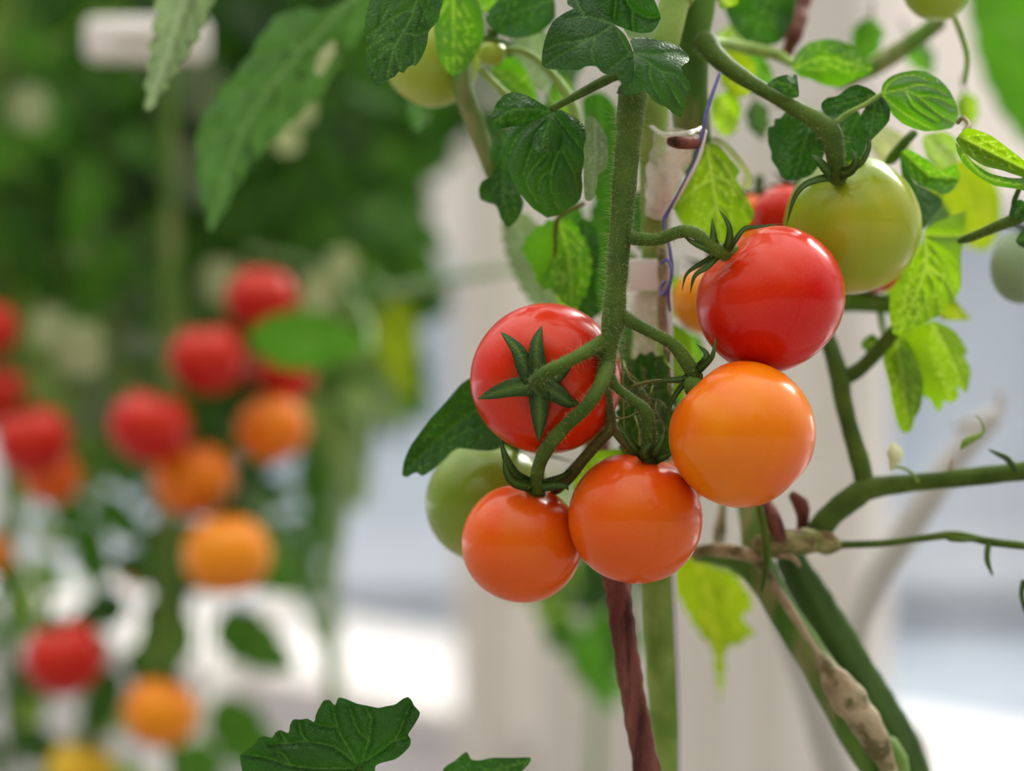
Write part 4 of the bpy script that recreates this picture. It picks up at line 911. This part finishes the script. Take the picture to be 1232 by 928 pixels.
# ------------------------------------------------------------------ generic compound leaves for the blurred plants
def leaflet_outline(L, W, lobes=4, seed=0):
    rs = random.Random(seed); top = []; bot = []
    n = 22
    for i in range(n + 1):
        u = i / n
        w = W * (math.sin(math.pi * min(1, u ** 0.72)) ** 0.8) if 0 < u < 1 else 0
        lob = 1 + 0.22 * abs(math.sin(u * math.pi * lobes)) - 0.12
        top.append((u * L, w * lob)); bot.append((u * L, -w * lob * rs.uniform(0.92, 1.05)))
    return np.array(top + bot[-2:0:-1])

def compound_mesh(name, seed, nl=7, L=0.22):
    """one compound tomato leaf along +X, blade normal +Z, drooping"""
    rs = random.Random(seed); V = []; Fc = []; vein = []
    droop = rs.uniform(1.2, 2.4)
    def bendp(x, y, z):
        return (x, y, z - droop * x * x)
    spots = [(1.0, 0, 0.085)]
    k = (nl - 1) // 2
    for i in range(k):
        u = 0.92 - 0.26 * i
        for s in (-1, 1):
            spots.append((u - 0.03 * (s > 0), s * rs.uniform(55, 75), 0.075 * (1 - 0.1 * i)))
    for (u, ang, sz) in spots:
        sz *= rs.uniform(0.85, 1.15); a = math.radians(ang)
        poly = leaflet_outline(sz, sz * 0.30, 4, rs.random())
        lines = [(np.array([(0, 0), (sz, 0)]), 1.5)]
        for q in range(1, 5):
            for s in (-1, 1): lines.append((np.array([(sz * q / 6, 0), (sz * (q / 6 + 0.2), s * sz * 0.25)]), 0.8))
        V2, fs, vn, bl = sheet(poly, lines, sz / 9, sz * 0.012, None, sz * 0.03)
        tw = rs.uniform(-0.5, 0.5); fold = rs.uniform(0.1, 0.5); dr = rs.uniform(1.5, 6.0)
        b = len(V)
        for (x, y), bb in zip(V2, bl):
            z = bb + fold * abs(y) * 0.6 - dr * x * x + y * tw
            X = x * math.cos(a) - y * math.sin(a) + u * L; Y = x * math.sin(a) + y * math.cos(a)
            if abs(ang) > 1: X += 0.0; Y += 0.008 * (1 if ang > 0 else -1)
            V.append(bendp(X, Y, z))
        Fc += [tuple(b + i for i in f) for f in fs]; vein += list(vn)
    pts = [bendp(x, 0, 0.0) + (0.0022 * (1 - 0.5 * x / L),) for x in np.linspace(0, L * 1.0, 6)]
    Vt, Ft, *_ = tube_geo(pts, n=14, k=6, lump=0)
    b = len(V); V += [tuple(v) for v in Vt]; Fc += [tuple(b + i for i in f) for f in Ft]; vein += [0.6] * len(Vt)
    me = bpy.data.meshes.new(name); me.from_pydata([tuple(v) for v in V], [], Fc)
    me.polygons.foreach_set('use_smooth', [True] * len(me.polygons))
    at = me.attributes.new('vein', 'FLOAT', 'POINT'); at.data.foreach_set('value', np.asarray(vein, dtype=np.float32))
    me.materials.append(LEAF_FAR_A); me.update(); return me

CM = [compound_mesh('leaf', s, 7) for s in (1, 2, 3, 4)]

def far_leaf(vine_o, px, py, d, s=1.0, mat=None, ang=None, face=None, ci=None):
    """compound leaf whose middle lies near the pixel; ang = pointing direction in the picture plane (degrees, 0 right, -90 down)"""
    ang = rnd.uniform(-130, -50) if ang is None else ang
    o = bpy.data.objects.new('leaf', CM[rnd.randrange(4) if ci is None else ci])
    link(o, vine_o)
    x = Vector((math.cos(math.radians(ang)), 0, math.sin(math.radians(ang))))
    nrm = Vector((rnd.uniform(-0.6, 0.6), -1, rnd.uniform(-0.1, 0.7))) if face is None else Vector(face)
    x = (x - nrm.normalized() * x.dot(nrm.normalized())).normalized(); z = nrm.normalized(); y = z.cross(x)
    M = Matrix((x, y, z)).transposed()
    o.rotation_mode = 'QUATERNION'; o.rotation_quaternion = M.to_quaternion(); o.scale = (s, s, s)
    base = P(px, py, d) - M @ Vector((0.15 * s, 0, -0.05 * s))
    o.location = base - parent_world(vine_o)
    o.material_slots[0].link = 'OBJECT'; o.material_slots[0].material = mat or rnd.choice([LEAF_FAR_A, LEAF_FAR_A, LEAF_FAR_B])
    return o

def far_vine(label, px, d, top=None, lean=0.0, mat=None, r=0.006):
    b = P(px, 464, d); v = empty('tomato_vine', (b.x, b.y, 0), label, 'tomato plant', 'blurred tomato vines on the left')
    stem(v, [(b.x, b.y, 0, r), (b.x + 0.01, b.y, 0.6, r), (b.x + lean * 0.3, b.y, 1.1, r * 0.9), (b.x + lean, b.y, 1.5, r * 0.9), (b.x + lean, b.y, 2.1, r * 0.7)], mat or STEM_VINE, 'stem', px=False, k=10, n=50)
    return v

fa = far_vine('blurred tomato vine carrying the red and orange cluster left of centre', 205, 1.80)
fb = far_vine('blurred tomato vine at the left edge with red fruit', 10, 1.95)
fcv = far_vine('blurred leafy vine with a pale slanting stem left of the column', 400, 2.15, mat=STEM_FAR)
fd = far_vine('dense leafy vine row deep in the upper left background', 110, 2.7)

for (v, x0, x1, y0, y1, d0, d1, n, mats) in (
    (fa, 120, 430, -60, 250, 1.85, 2.1, 17, [LEAF_FAR_A, LEAF_FAR_B, LEAF_FAR_A]),
    (fb, -80, 150, -60, 400, 1.95, 2.25, 17, [LEAF_FAR_A, LEAF_FAR_B, LEAF_FAR_C, LEAF_FAR_A]),
    (fcv, 250, 470, -60, 300, 2.0, 2.4, 16, [LEAF_FAR_A, LEAF_FAR_B]),
    (fd, -100, 400, -80, 430, 2.5, 3.0, 48, [LEAF_FAR_A, LEAF_FAR_A, LEAF_FAR_B])):
    for i in range(n):
        q = (i + 0.5) / n; u = (i * 0.618034) % 1.0
        far_leaf(v, x0 + (x1 - x0) * u + rnd.uniform(-12, 12), y0 + (y1 - y0) * q + rnd.uniform(-12, 12), rnd.uniform(d0, d1), rnd.uniform(0.8, 1.15), rnd.choice(mats))
# picked leaves of the blurred plants
for (v, px, py, d, s, m, ang) in ((fa, 370, 390, 1.95, 0.7, LEAF_FAR_B, -30), (fa, 245, 762, 1.85, 1.0, LEAF_FAR_B, -100), (fa, 160, 740, 1.9, 0.6, LEAF_FAR_A, -110),
                                  (fa, 120, 560, 1.95, 0.6, LEAF_FAR_B, -100), (fa, 150, 330, 1.95, 0.7, LEAF_FAR_C, -90), (fa, 205, 640, 1.9, 0.45, LEAF_FAR_A, -90), (fa, 390, 470, 1.9, 0.55, LEAF_FAR_B, -95),
                                  (fa, 350, 590, 1.95, 0.5, LEAF_FAR_B, -85), (fa, 285, 540, 1.95, 0.5, LEAF_FAR_A, -90), (fa, 265, 470, 2.0, 0.6, LEAF_FAR_A, -90), (fa, 300, 400, 2.0, 0.6, LEAF_FAR_A, -70),
                                  (fb, 20, 725, 1.9, 0.6, LEAF_FAR_B, 170), (fb, 20, 900, 1.9, 0.7, LEAF_FAR_A, -80), (fb, 90, 890, 2.0, 0.7, LEAF_FAR_C, -60), (fb, 40, 640, 2.1, 0.5, LEAF_FAR_C, -100), (fb, 90, 390, 1.95, 0.8, LEAF_FAR_C, -90),
                                  (fcv, 430, 330, 2.1, 0.7, LEAF_FAR_B, -60), (fcv, 420, 260, 2.1, 0.9, LEAF_FAR_B, -90), (fcv, 400, 520, 2.2, 0.5, LEAF_FAR_C, -90), (fcv, 345, 640, 2.3, 0.4, LEAF_FAR_B, -60),
                                  (fcv, 470, 140, 2.1, 0.7, LEAF_FAR_B, -150), (fcv, 520, 130, 2.2, 0.6, LEAF_FAR_A, 170), (fcv, 440, 60, 2.0, 0.9, LEAF_FAR_A, -90), (fcv, 540, 60, 2.2, 0.8, LEAF_FAR_A, -60)):
    far_leaf(v, px, py, d, s, m, ang, face=(rnd.uniform(-.3, .3), -1, 0.35))
leaf(fcv, [(452, 388), (462, 366), (480, 358), (496, 372), (504, 400), (502, 430), (494, 452), (506, 470), (494, 480), (476, 470), (462, 448), (452, 420)], 1.75, mid=[(472, 362), (478, 420), (494, 474)], mat=LEAF_YELLOW, step=6, label='blurred yellow-green leaf hanging alone')
stem(fcv, [(440, 330, 1.9, 3), (455, 340, 1.8, 3), (472, 364, 1.75, 3)], STEM_FAR, 'leaf_stalk', k=8)
stem(fa, [(205, 300, 1.8, 9), (215, 420, 1.8, 9), (200, 560, 1.79, 9), (190, 720, 1.8, 9), (180, 800, 1.8, 6)], STEM_VINE, 'truss_stem', k=8)
stem(fcv, [(470, 440, 1.8, 8), (452, 500, 1.8, 9), (420, 570, 1.8, 10), (404, 650, 1.8, 10), (394, 740, 1.8, 9), (398, 840, 1.8, 6)], STEM_FAR, 'side_shoot', k=8, label='pale green slanting shoot')
stem(fcv, [(300, 590, 1.9, 7), (335, 660, 1.9, 7), (366, 720, 1.9, 7), (385, 770, 1.9, 6)], STEM_FAR, 'side_shoot', k=8)
stem(fcv, [(460, 352, 1.75, 7), (510, 344, 1.7, 7), (560, 332, 1.65, 6), (625, 322, 1.55, 5)], STEM_FAR, 'side_shoot', k=8)
# leaves deep behind the cluster
fe = empty('tomato_vine', (P(715, 464, 1.9).x, 1.95, 0), 'far small blurred vine seen below the bottom centre tomato', 'tomato plant')
stem(fe, [(fe.location.x, 1.95, 0, 0.006), (fe.location.x, 1.95, 0.8, 0.005), (fe.location.x + 0.01, 1.95, 1.2, 0.004)], STEM_FAR, 'stem', px=False, k=8, n=30)
for (px, py, s, m) in ((700, 700, 0.55, LEAF_FAR_B), (740, 660, 0.5, LEAF_FAR_A), (722, 790, 0.3, LEAF_FAR_B), (660, 640, 0.5, LEAF_FAR_C)):
    far_leaf(fe, px, py, 1.75 if py < 750 else 1.8, s, m, -90)

# ------------------------------------------------------------------ blurred tomatoes
for (px, py, d, s_, m, ang) in ((40, 130, 2.0, 0.9, LEAF_FAR_C, -95), (170, 190, 1.9, 1.0, LEAF_GREY, -110), (190, 260, 2.0, 0.8, LEAF_FAR_C, -80), (60, 230, 1.95, 0.7, LEAF_FAR_B, -70),
                          (10, 60, 1.9, 0.9, LEAF_FAR_B, -100), (110, 370, 2.0, 0.6, LEAF_FAR_C, -90), (140, 420, 1.9, 0.6, LEAF_GREY, -80), (400, 440, 1.9, 0.6, LEAF_FAR_C, -80),
                          (350, 250, 1.9, 0.9, LEAF_FAR_B, -90), (420, 200, 1.9, 0.8, LEAF_FAR_B, -85)):
    far_leaf(fa if px > 120 else fb, px, py, d, s_, m, ang, face=(rnd.uniform(-.4, .4), -1, rnd.uniform(0.1, 0.7)))
leaf(fa, [(296, 404), (318, 384), (345, 374), (380, 376), (420, 394), (446, 420), (410, 434), (372, 446), (340, 444), (312, 428)], 1.60, mid=[(446, 420), (370, 408), (298, 404)], mat=LEAF_FAR_B, step=6, serr=4, sper=24)
stem(fa, [(446, 420, 1.60, 4), (440, 380, 1.7, 4), (400, 330, 1.8, 4), (300, 300, 1.8, 4)], STEM_FAR, 'leaf_stalk', k=8)
for (px, py, r_, d) in ((362, 132, 15, 1.62), (345, 168, 15, 1.64), (266, 338, 24, 1.78), (412, 318, 18, 1.75), (384, 350, 22, 1.76), (95, 420, 30, 1.72), (60, 395, 22, 1.74), (35, 130, 24, 1.8)):  # pale leaf discs added to imitate bright spots of light in the foliage
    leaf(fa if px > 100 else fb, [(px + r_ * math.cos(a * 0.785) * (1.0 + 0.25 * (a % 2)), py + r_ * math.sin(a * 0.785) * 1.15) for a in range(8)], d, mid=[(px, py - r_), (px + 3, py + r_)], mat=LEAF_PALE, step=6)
G2 = 'blurred tomatoes on the background vines'
for i, (px, py, d, r, m, lab) in enumerate((
    (180, 513, 1.66, 49, CRIMSON, 'blurred red tomato left of centre, above an orange one'),
    (250, 432, 1.68, 47, CRIMSON, 'blurred dark red tomato directly below the topmost red one'),
    (315, 362, 1.70, 44, CRIMSON, 'blurred topmost red tomato of the background, under dark leaves'),
    (340, 452, 1.74, 38, CRIMSON, 'blurred red tomato partly hidden by a green leaf'),
    (232, 576, 1.70, 50, ORANGE, 'blurred orange tomato touching the red one above it'),
    (328, 516, 1.72, 44, ORANGE, 'blurred orange tomato beneath the leaf-covered red one'),
    (273, 668, 1.66, 53, AMBER, 'largest blurred amber tomato, in the middle of the left cluster'),
    (77, 792, 1.70, 49, CRIMSON, 'blurred red tomato at lower left with pale background round it'),
    (193, 858, 1.70, 46, AMBER, 'blurred amber tomato at the bottom, hanging lowest on its stem'),
    (98, 930, 1.85, 42, YELLOW, 'blurred yellow tomato cut by the bottom edge'),
    (-14, 395, 1.75, 36, CRIMSON, 'blurred red tomato cut by the left edge, highest there'),
    (40, 530, 1.74, 46, CRIMSON, 'blurred red tomato near the left edge, above a peach one'),
    (-6, 478, 1.78, 42, CRIMSON, 'blurred red tomato at the left edge, overlapped by the next'),
    (62, 574, 1.8, 36, REDOR, 'blurred peach-orange tomato below the red one near the left edge'),
    (-8, 668, 1.95, 26, ORANGE, 'small blurred orange spot of a tomato at the left edge'),
    (162, 692, 2.1, 20, AMBER, 'tiny blurred amber tomato left of the largest amber one'))):
    tomato(px, py, d, r, (rnd.uniform(-.3, .3), rnd.uniform(-.2, .3), 1), m, lab, G2, seed=40 + i, stalk_r=0.002)

# ------------------------------------------------------------------ room: oblique window wall, sill, column, ribbed panel
U = Vector((1.145, -1.70, 0)).normalized(); NW = Vector((-0.829, -0.559, 0)).normalized()   # along the wall, towards the room
O0 = Vector((0, 3.943, 0))
def s_of(px, k=0.0):
    t = (px - 616.0) / F; o = O0 + NW * k
    return (t * o.y - o.x) / (U.x - t * U.y)
def wbox(name, s0, s1, k0, k1, z0, z1, mat, kind='structure', bev=0.0, parent=None):
    V, Fc = rounded_box((s0, k0, z0), (s1, k1, z1), bev, 2)
    V = [O0 + U * v[0] + NW * v[1] + Vector((0, 0, v[2])) for v in V]
    c = V[0].copy()
    # keep faces outward: (U, NW, Z) handedness
    if U.cross(NW).z < 0: Fc = [f[::-1] for f in Fc]
    o = mesh_obj(name, V, Fc, mat, parent, smooth=False)
    if kind and parent is None: o['kind'] = kind
    return o
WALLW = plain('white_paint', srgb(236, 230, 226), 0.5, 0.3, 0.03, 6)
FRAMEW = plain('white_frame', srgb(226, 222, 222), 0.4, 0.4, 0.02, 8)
GREYW = plain('grey_lower_wall_paint', srgb(214, 208, 212), 0.6, 0.3, 0.05, 5)  # greyish lavender paint of the wall below the sill
FLOORM = plain('pale_concrete', srgb(138, 134, 128), 0.6, 0.3, 0.15, 4)
GROUND = plain('outside_ground', srgb(190, 196, 206), 0.8, 0.2, 0.2, 1.5)
GLASS, nt, ns, lk = new_mat('window_glass')
out = N(ns, 'ShaderNodeOutputMaterial'); tp = N(ns, 'ShaderNodeBsdfTransparent'); tp.inputs[0].default_value = (0.93, 0.96, 0.98, 1)
gl = N(ns, 'ShaderNodeBsdfGlossy', Roughness=0.02); mx = N(ns, 'ShaderNodeMixShader'); mx.inputs[0].default_value = 0.05
lk.new(tp.outputs[0], mx.inputs[1]); lk.new(gl.outputs[0], mx.inputs[2]); lk.new(mx.outputs[0], out.inputs[0])

ZS = EYE - 0.446; ZH = EYE + 0.225
SL, SR = -3.6, 2.4
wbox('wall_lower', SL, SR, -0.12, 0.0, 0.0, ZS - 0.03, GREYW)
wbox('trim_1', SL, SR, -0.12, 0.42, ZS - 0.03, ZS, WALLW, bev=0.004)          # deep white sill
wbox('wall_upper', SL, SR, -0.12, 0.0, ZH, ZH + 0.62, WALLW)
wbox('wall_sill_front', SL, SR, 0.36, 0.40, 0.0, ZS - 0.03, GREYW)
# windows: frames and panes
edges = [SL, -2.4, -1.2, -0.15, 1.45, SR]
for i, (a, b) in enumerate(zip(edges[:-1], edges[1:])):
    w_ = wbox('window_%d' % (i + 1), a, a + 0.05, -0.09, -0.02, ZS, ZH, FRAMEW, bev=0.003)
    wbox('window_frame', b - 0.02, b, -0.09, -0.02, ZS, ZH, FRAMEW, parent=w_)
    wbox('pane', a + 0.05, b - 0.02, -0.06, -0.054, ZS, ZH, GLASS, parent=w_)
# column
k = 0.45
wbox('column', s_of(530, k), s_of(606, k), k - 0.12, k, 0.0, 3.0, plain('column_paint', srgb(220, 212, 204), 0.5, 0.3, 0.03, 6), bev=0.05)
# ribbed white panel
k = 0.66
s0, s1 = s_of(648, k), s_of(1024, k)
V = []; Fc = []; nn = 400
for lay in (0, 1):
    for z in (0.0, 3.0):
        for i in range(nn + 1):
            s = s0 + (s1 - s0) * i / nn
            rib = 0.012 * math.sin(2 * math.pi * (s - s0) / 0.085) + 0.006 * math.sin(2 * math.pi * (s - s0) / 0.031)
            V.append(O0 + U * s + NW * (k + (rib if lay == 0 else -0.05)) + Vector((0, 0, z)))
m1 = nn + 1
for i in range(nn):
    Fc.append((i, i + 1, m1 + i + 1, m1 + i)); Fc.append((2 * m1 + i + 1, 2 * m1 + i, 3 * m1 + i, 3 * m1 + i + 1))
Fc.append((0, m1, 3 * m1, 2 * m1)); Fc.append((nn, 2 * m1 + nn, 3 * m1 + nn, m1 + nn))
pnl = mesh_obj('wall_panel', V, Fc, plain('ribbed_white_sheet', srgb(234, 228, 222), 0.45, 0.4, 0.03, 6), None); pnl['kind'] = 'structure'

def slab(name, x0, x1, y0, y1, z0, z1, mat, kind='structure'):
    V, Fc = rounded_box((x0, y0, z0), (x1, y1, z1), 0); o = mesh_obj(name, V, Fc, mat, None, smooth=False)
    if kind: o['kind'] = kind
    return o
slab('floor', -25, 25, -60, 7, -0.1, 0.0, FLOORM)
slab('ground', -40, 40, 7, 60, -0.3, -0.1, GROUND)

# poles on the right
pl = empty('support_pole', P(1020, 760, 1.5) - Vector((0, 0, 0.3)), 'blurred grey slanting pole behind the forked stem', 'pole')
POLE = plain('pole_grey', srgb(176, 172, 168), 0.6, 0.3, 0.06)
stem(pl, [(1195, 500, 1.32, 13), (1150, 550, 1.32, 16), (1090, 640, 1.32, 18), (1045, 715, 1.32, 17), (1030, 790, 1.32, 15), (1070, 860, 1.32, 14), (1110, 940, 1.32, 14), (1130, 1700, 1.32, 14), (1130, 3225, 1.32, 14)], POLE, 'rod', k=14, lump=0)
stem(pl, [(1150, 514, 1.32, 5), (1185, 500, 1.32, 5), (1202, 494, 1.32, 5), (1203, 472, 1.32, 5)], POLE, 'hook', k=10, lump=0)
pl2 = empty('support_pole', P(1000, 928, 1.3), 'blurred pale pole behind the dark ridged stem at the bottom', 'pole')
stem(pl2, [(930, 700, 1.36, 14), (960, 790, 1.36, 16), (985, 860, 1.36, 19), (1010, 940, 1.36, 21), (1060, 1080, 1.36, 22), (1100, 1500, 1.36, 22), (1110, 3137, 1.36, 22)], POLE, 'rod', k=14, lump=0)
# white bracket top left
bk = empty('bracket', P(150, 40, 1.6), 'blurred white plastic bracket between dark leaves at the top left', 'bracket')
a = P(103, 74, 1.6); b = P(250, 22, 1.6)
V, Fc = rounded_box((a.x, 1.59, a.z), (b.x, 1.612, b.z), 0.006); mesh_obj('plate', V, Fc, WHITEP, bk)
a = P(136, 42, 1.587); b = P(240, 34, 1.587)
V, Fc = rounded_box((a.x, 1.583, a.z), (b.x, 1.589, b.z), 0.001); mesh_obj('rib', V, Fc, WHITEP, bk)
# white slanting strut bottom left
sb = empty('strut', P(270, 850, 3.0), 'blurred white slanting strut at the lower left, under the window light', 'strut')
stem(sb, [(345, 715, 3.2, 26), (290, 800, 3.0, 28), (235, 890, 2.9, 28), (180, 1000, 2.8, 28)], WHITEP, 'rod', k=14, lump=0)

# outside: pale building seen through the glass
bd = empty('building', (2.0, 14.0, -0.1), 'pale blue-grey building outside behind the window glass', 'building')
FAC = plain('facade_blue_grey', srgb(214, 218, 224), 0.7, 0.2, 0.12, 0.6)
LED = plain('ledge_white', srgb(236, 234, 236), 0.6, 0.3, 0.03)
DARKW = plain('facade_window', srgb(190, 198, 210), 0.3, 0.5, 0.1)
V, Fc = rounded_box((-6, 14.0, -0.1), (10, 18, 9), 0); mesh_obj('facade', V, Fc, FAC, bd, smooth=False)
for z in (0.05, 2.6, 5.0):
    V, Fc = rounded_box((-6.1, 13.5, z), (10.1, 14.02, z + 0.3), 0.01); mesh_obj('ledge', V, Fc, LED, bd, smooth=False)
for i in range(9):
    for z in (0.65, 3.2):
        V, Fc = rounded_box((-5.4 + i * 1.7, 13.93, z), (-5.4 + i * 1.7 + 0.9, 14.01, z + 1.3), 0.01); mesh_obj('window', V, Fc, DARKW, bd, smooth=False)

# ------------------------------------------------------------------ light
W = bpy.data.worlds.new('hazy_sky'); SC.world = W; W.use_nodes = True
nt = W.node_tree; ns = nt.nodes; lk = nt.links; ns.clear()
out = N(ns, 'ShaderNodeOutputWorld'); bg = N(ns, 'ShaderNodeBackground'); lk.new(bg.outputs[0], out.inputs[0])
tc = N(ns, 'ShaderNodeTexCoord'); sp = N(ns, 'ShaderNodeSeparateXYZ'); lk.new(tc.outputs['Generated'], sp.inputs[0])
base = mixc(nt, maprange(nt, sp.outputs['Z'], -0.05, 0.6), srgb(220, 221, 222), (1.0, 0.975, 0.93, 1))
SUN = Vector((0.50, 0.70, 0.50)).normalized()
def mth(op, a, b, c=None):
    n = N(ns, 'ShaderNodeMath', operation=op)
    for i, v in enumerate((a, b, c)):
        if v is None: continue
        if isinstance(v, (int, float)): n.inputs[i].default_value = v
        else: lk.new(v, n.inputs[i])
    return n.outputs[0]
nrm = N(ns, 'ShaderNodeVectorMath', operation='NORMALIZE'); lk.new(tc.outputs['Generated'], nrm.inputs[0])
dt = N(ns, 'ShaderNodeVectorMath', operation='DOT_PRODUCT'); lk.new(nrm.outputs[0], dt.inputs[0]); dt.inputs[1].default_value = SUN
g2 = maprange(nt, dt.outputs['Value'], 0.3, 1.0)                      # wide aureole
sb_ = N(ns, 'ShaderNodeVectorMath', operation='SUBTRACT'); lk.new(nrm.outputs[0], sb_.inputs[0]); sb_.inputs[1].default_value = SUN
sc_ = N(ns, 'ShaderNodeVectorMath', operation='MULTIPLY'); lk.new(sb_.outputs[0], sc_.inputs[0]); sc_.inputs[1].default_value = (2.3, 2.3, 1.0)
ln_ = N(ns, 'ShaderNodeVectorMath', operation='LENGTH'); lk.new(sc_.outputs[0], ln_.inputs[0])
g1 = maprange(nt, ln_.outputs['Value'], 0.64, 0.34)                    # tall bright patch added round the sun to streak the fruit highlights
nz = N(ns, 'ShaderNodeTexNoise', Scale=2.2, Detail=3.0); lk.new(tc.outputs['Generated'], nz.inputs['Vector'])
cl = maprange(nt, nz.outputs[0], 0.35, 0.65, 0.7, 1.3)
hi = maprange(nt, sp.outputs['Z'], 0.30, 0.92, 0.0, 1.0)
fr2 = maprange(nt, sp.outputs['Y'], -0.3, 0.3, 0.20, 0.95)            # low sky dimmed behind the camera, in place of unseen plant rows
low = mth('MULTIPLY_ADD', hi, 3.0, fr2)
st_ = mth('MULTIPLY', low, cl)
st_ = mth('MULTIPLY_ADD', g1, 42.0, st_)
st_ = mth('MULTIPLY_ADD', g2, 0.8, st_)
lk.new(base, bg.inputs['Color']); lk.new(st_, bg.inputs['Strength'])

sl = bpy.data.lights.new('sun', 'SUN'); sl.energy = 0.9; sl.angle = math.radians(9); sl.color = (1.0, 0.96, 0.88)
so = bpy.data.objects.new('sun', sl); link(so)
so.rotation_mode = 'QUATERNION'; so.rotation_quaternion = SUN.to_track_quat('Z', 'Y')
so.location = (3, 4, 4)

# ------------------------------------------------------------------ camera
cam = bpy.data.cameras.new('camera'); cam.lens = 85; cam.sensor_width = 36; cam.clip_start = 0.05; cam.clip_end = 200
cam.dof.use_dof = True; cam.dof.focus_distance = 0.985; cam.dof.aperture_fstop = 3.1; cam.dof.aperture_blades = 0
co = bpy.data.objects.new('camera', cam); link(co); co.location = (0, 0, EYE); co.rotation_euler = (math.radians(90), 0, 0)
SC.camera = co

SC.view_settings.view_transform = 'Standard'; SC.view_settings.look = 'None'; SC.view_settings.gamma = 1.0
SC.view_settings.use_curve_mapping = False; SC.view_settings.exposure = -0.4
SC.cycles.use_denoising = True
SC.cycles.use_adaptive_sampling = True; SC.cycles.adaptive_threshold = 0.04; SC.cycles.adaptive_min_samples = 48; SC.cycles.time_limit = 840
SC.cycles.max_bounces = 8; SC.cycles.transparent_max_bounces = 8; SC.cycles.sample_clamp_indirect = 6
SC.cycles.caustics_reflective = False; SC.cycles.caustics_refractive = False
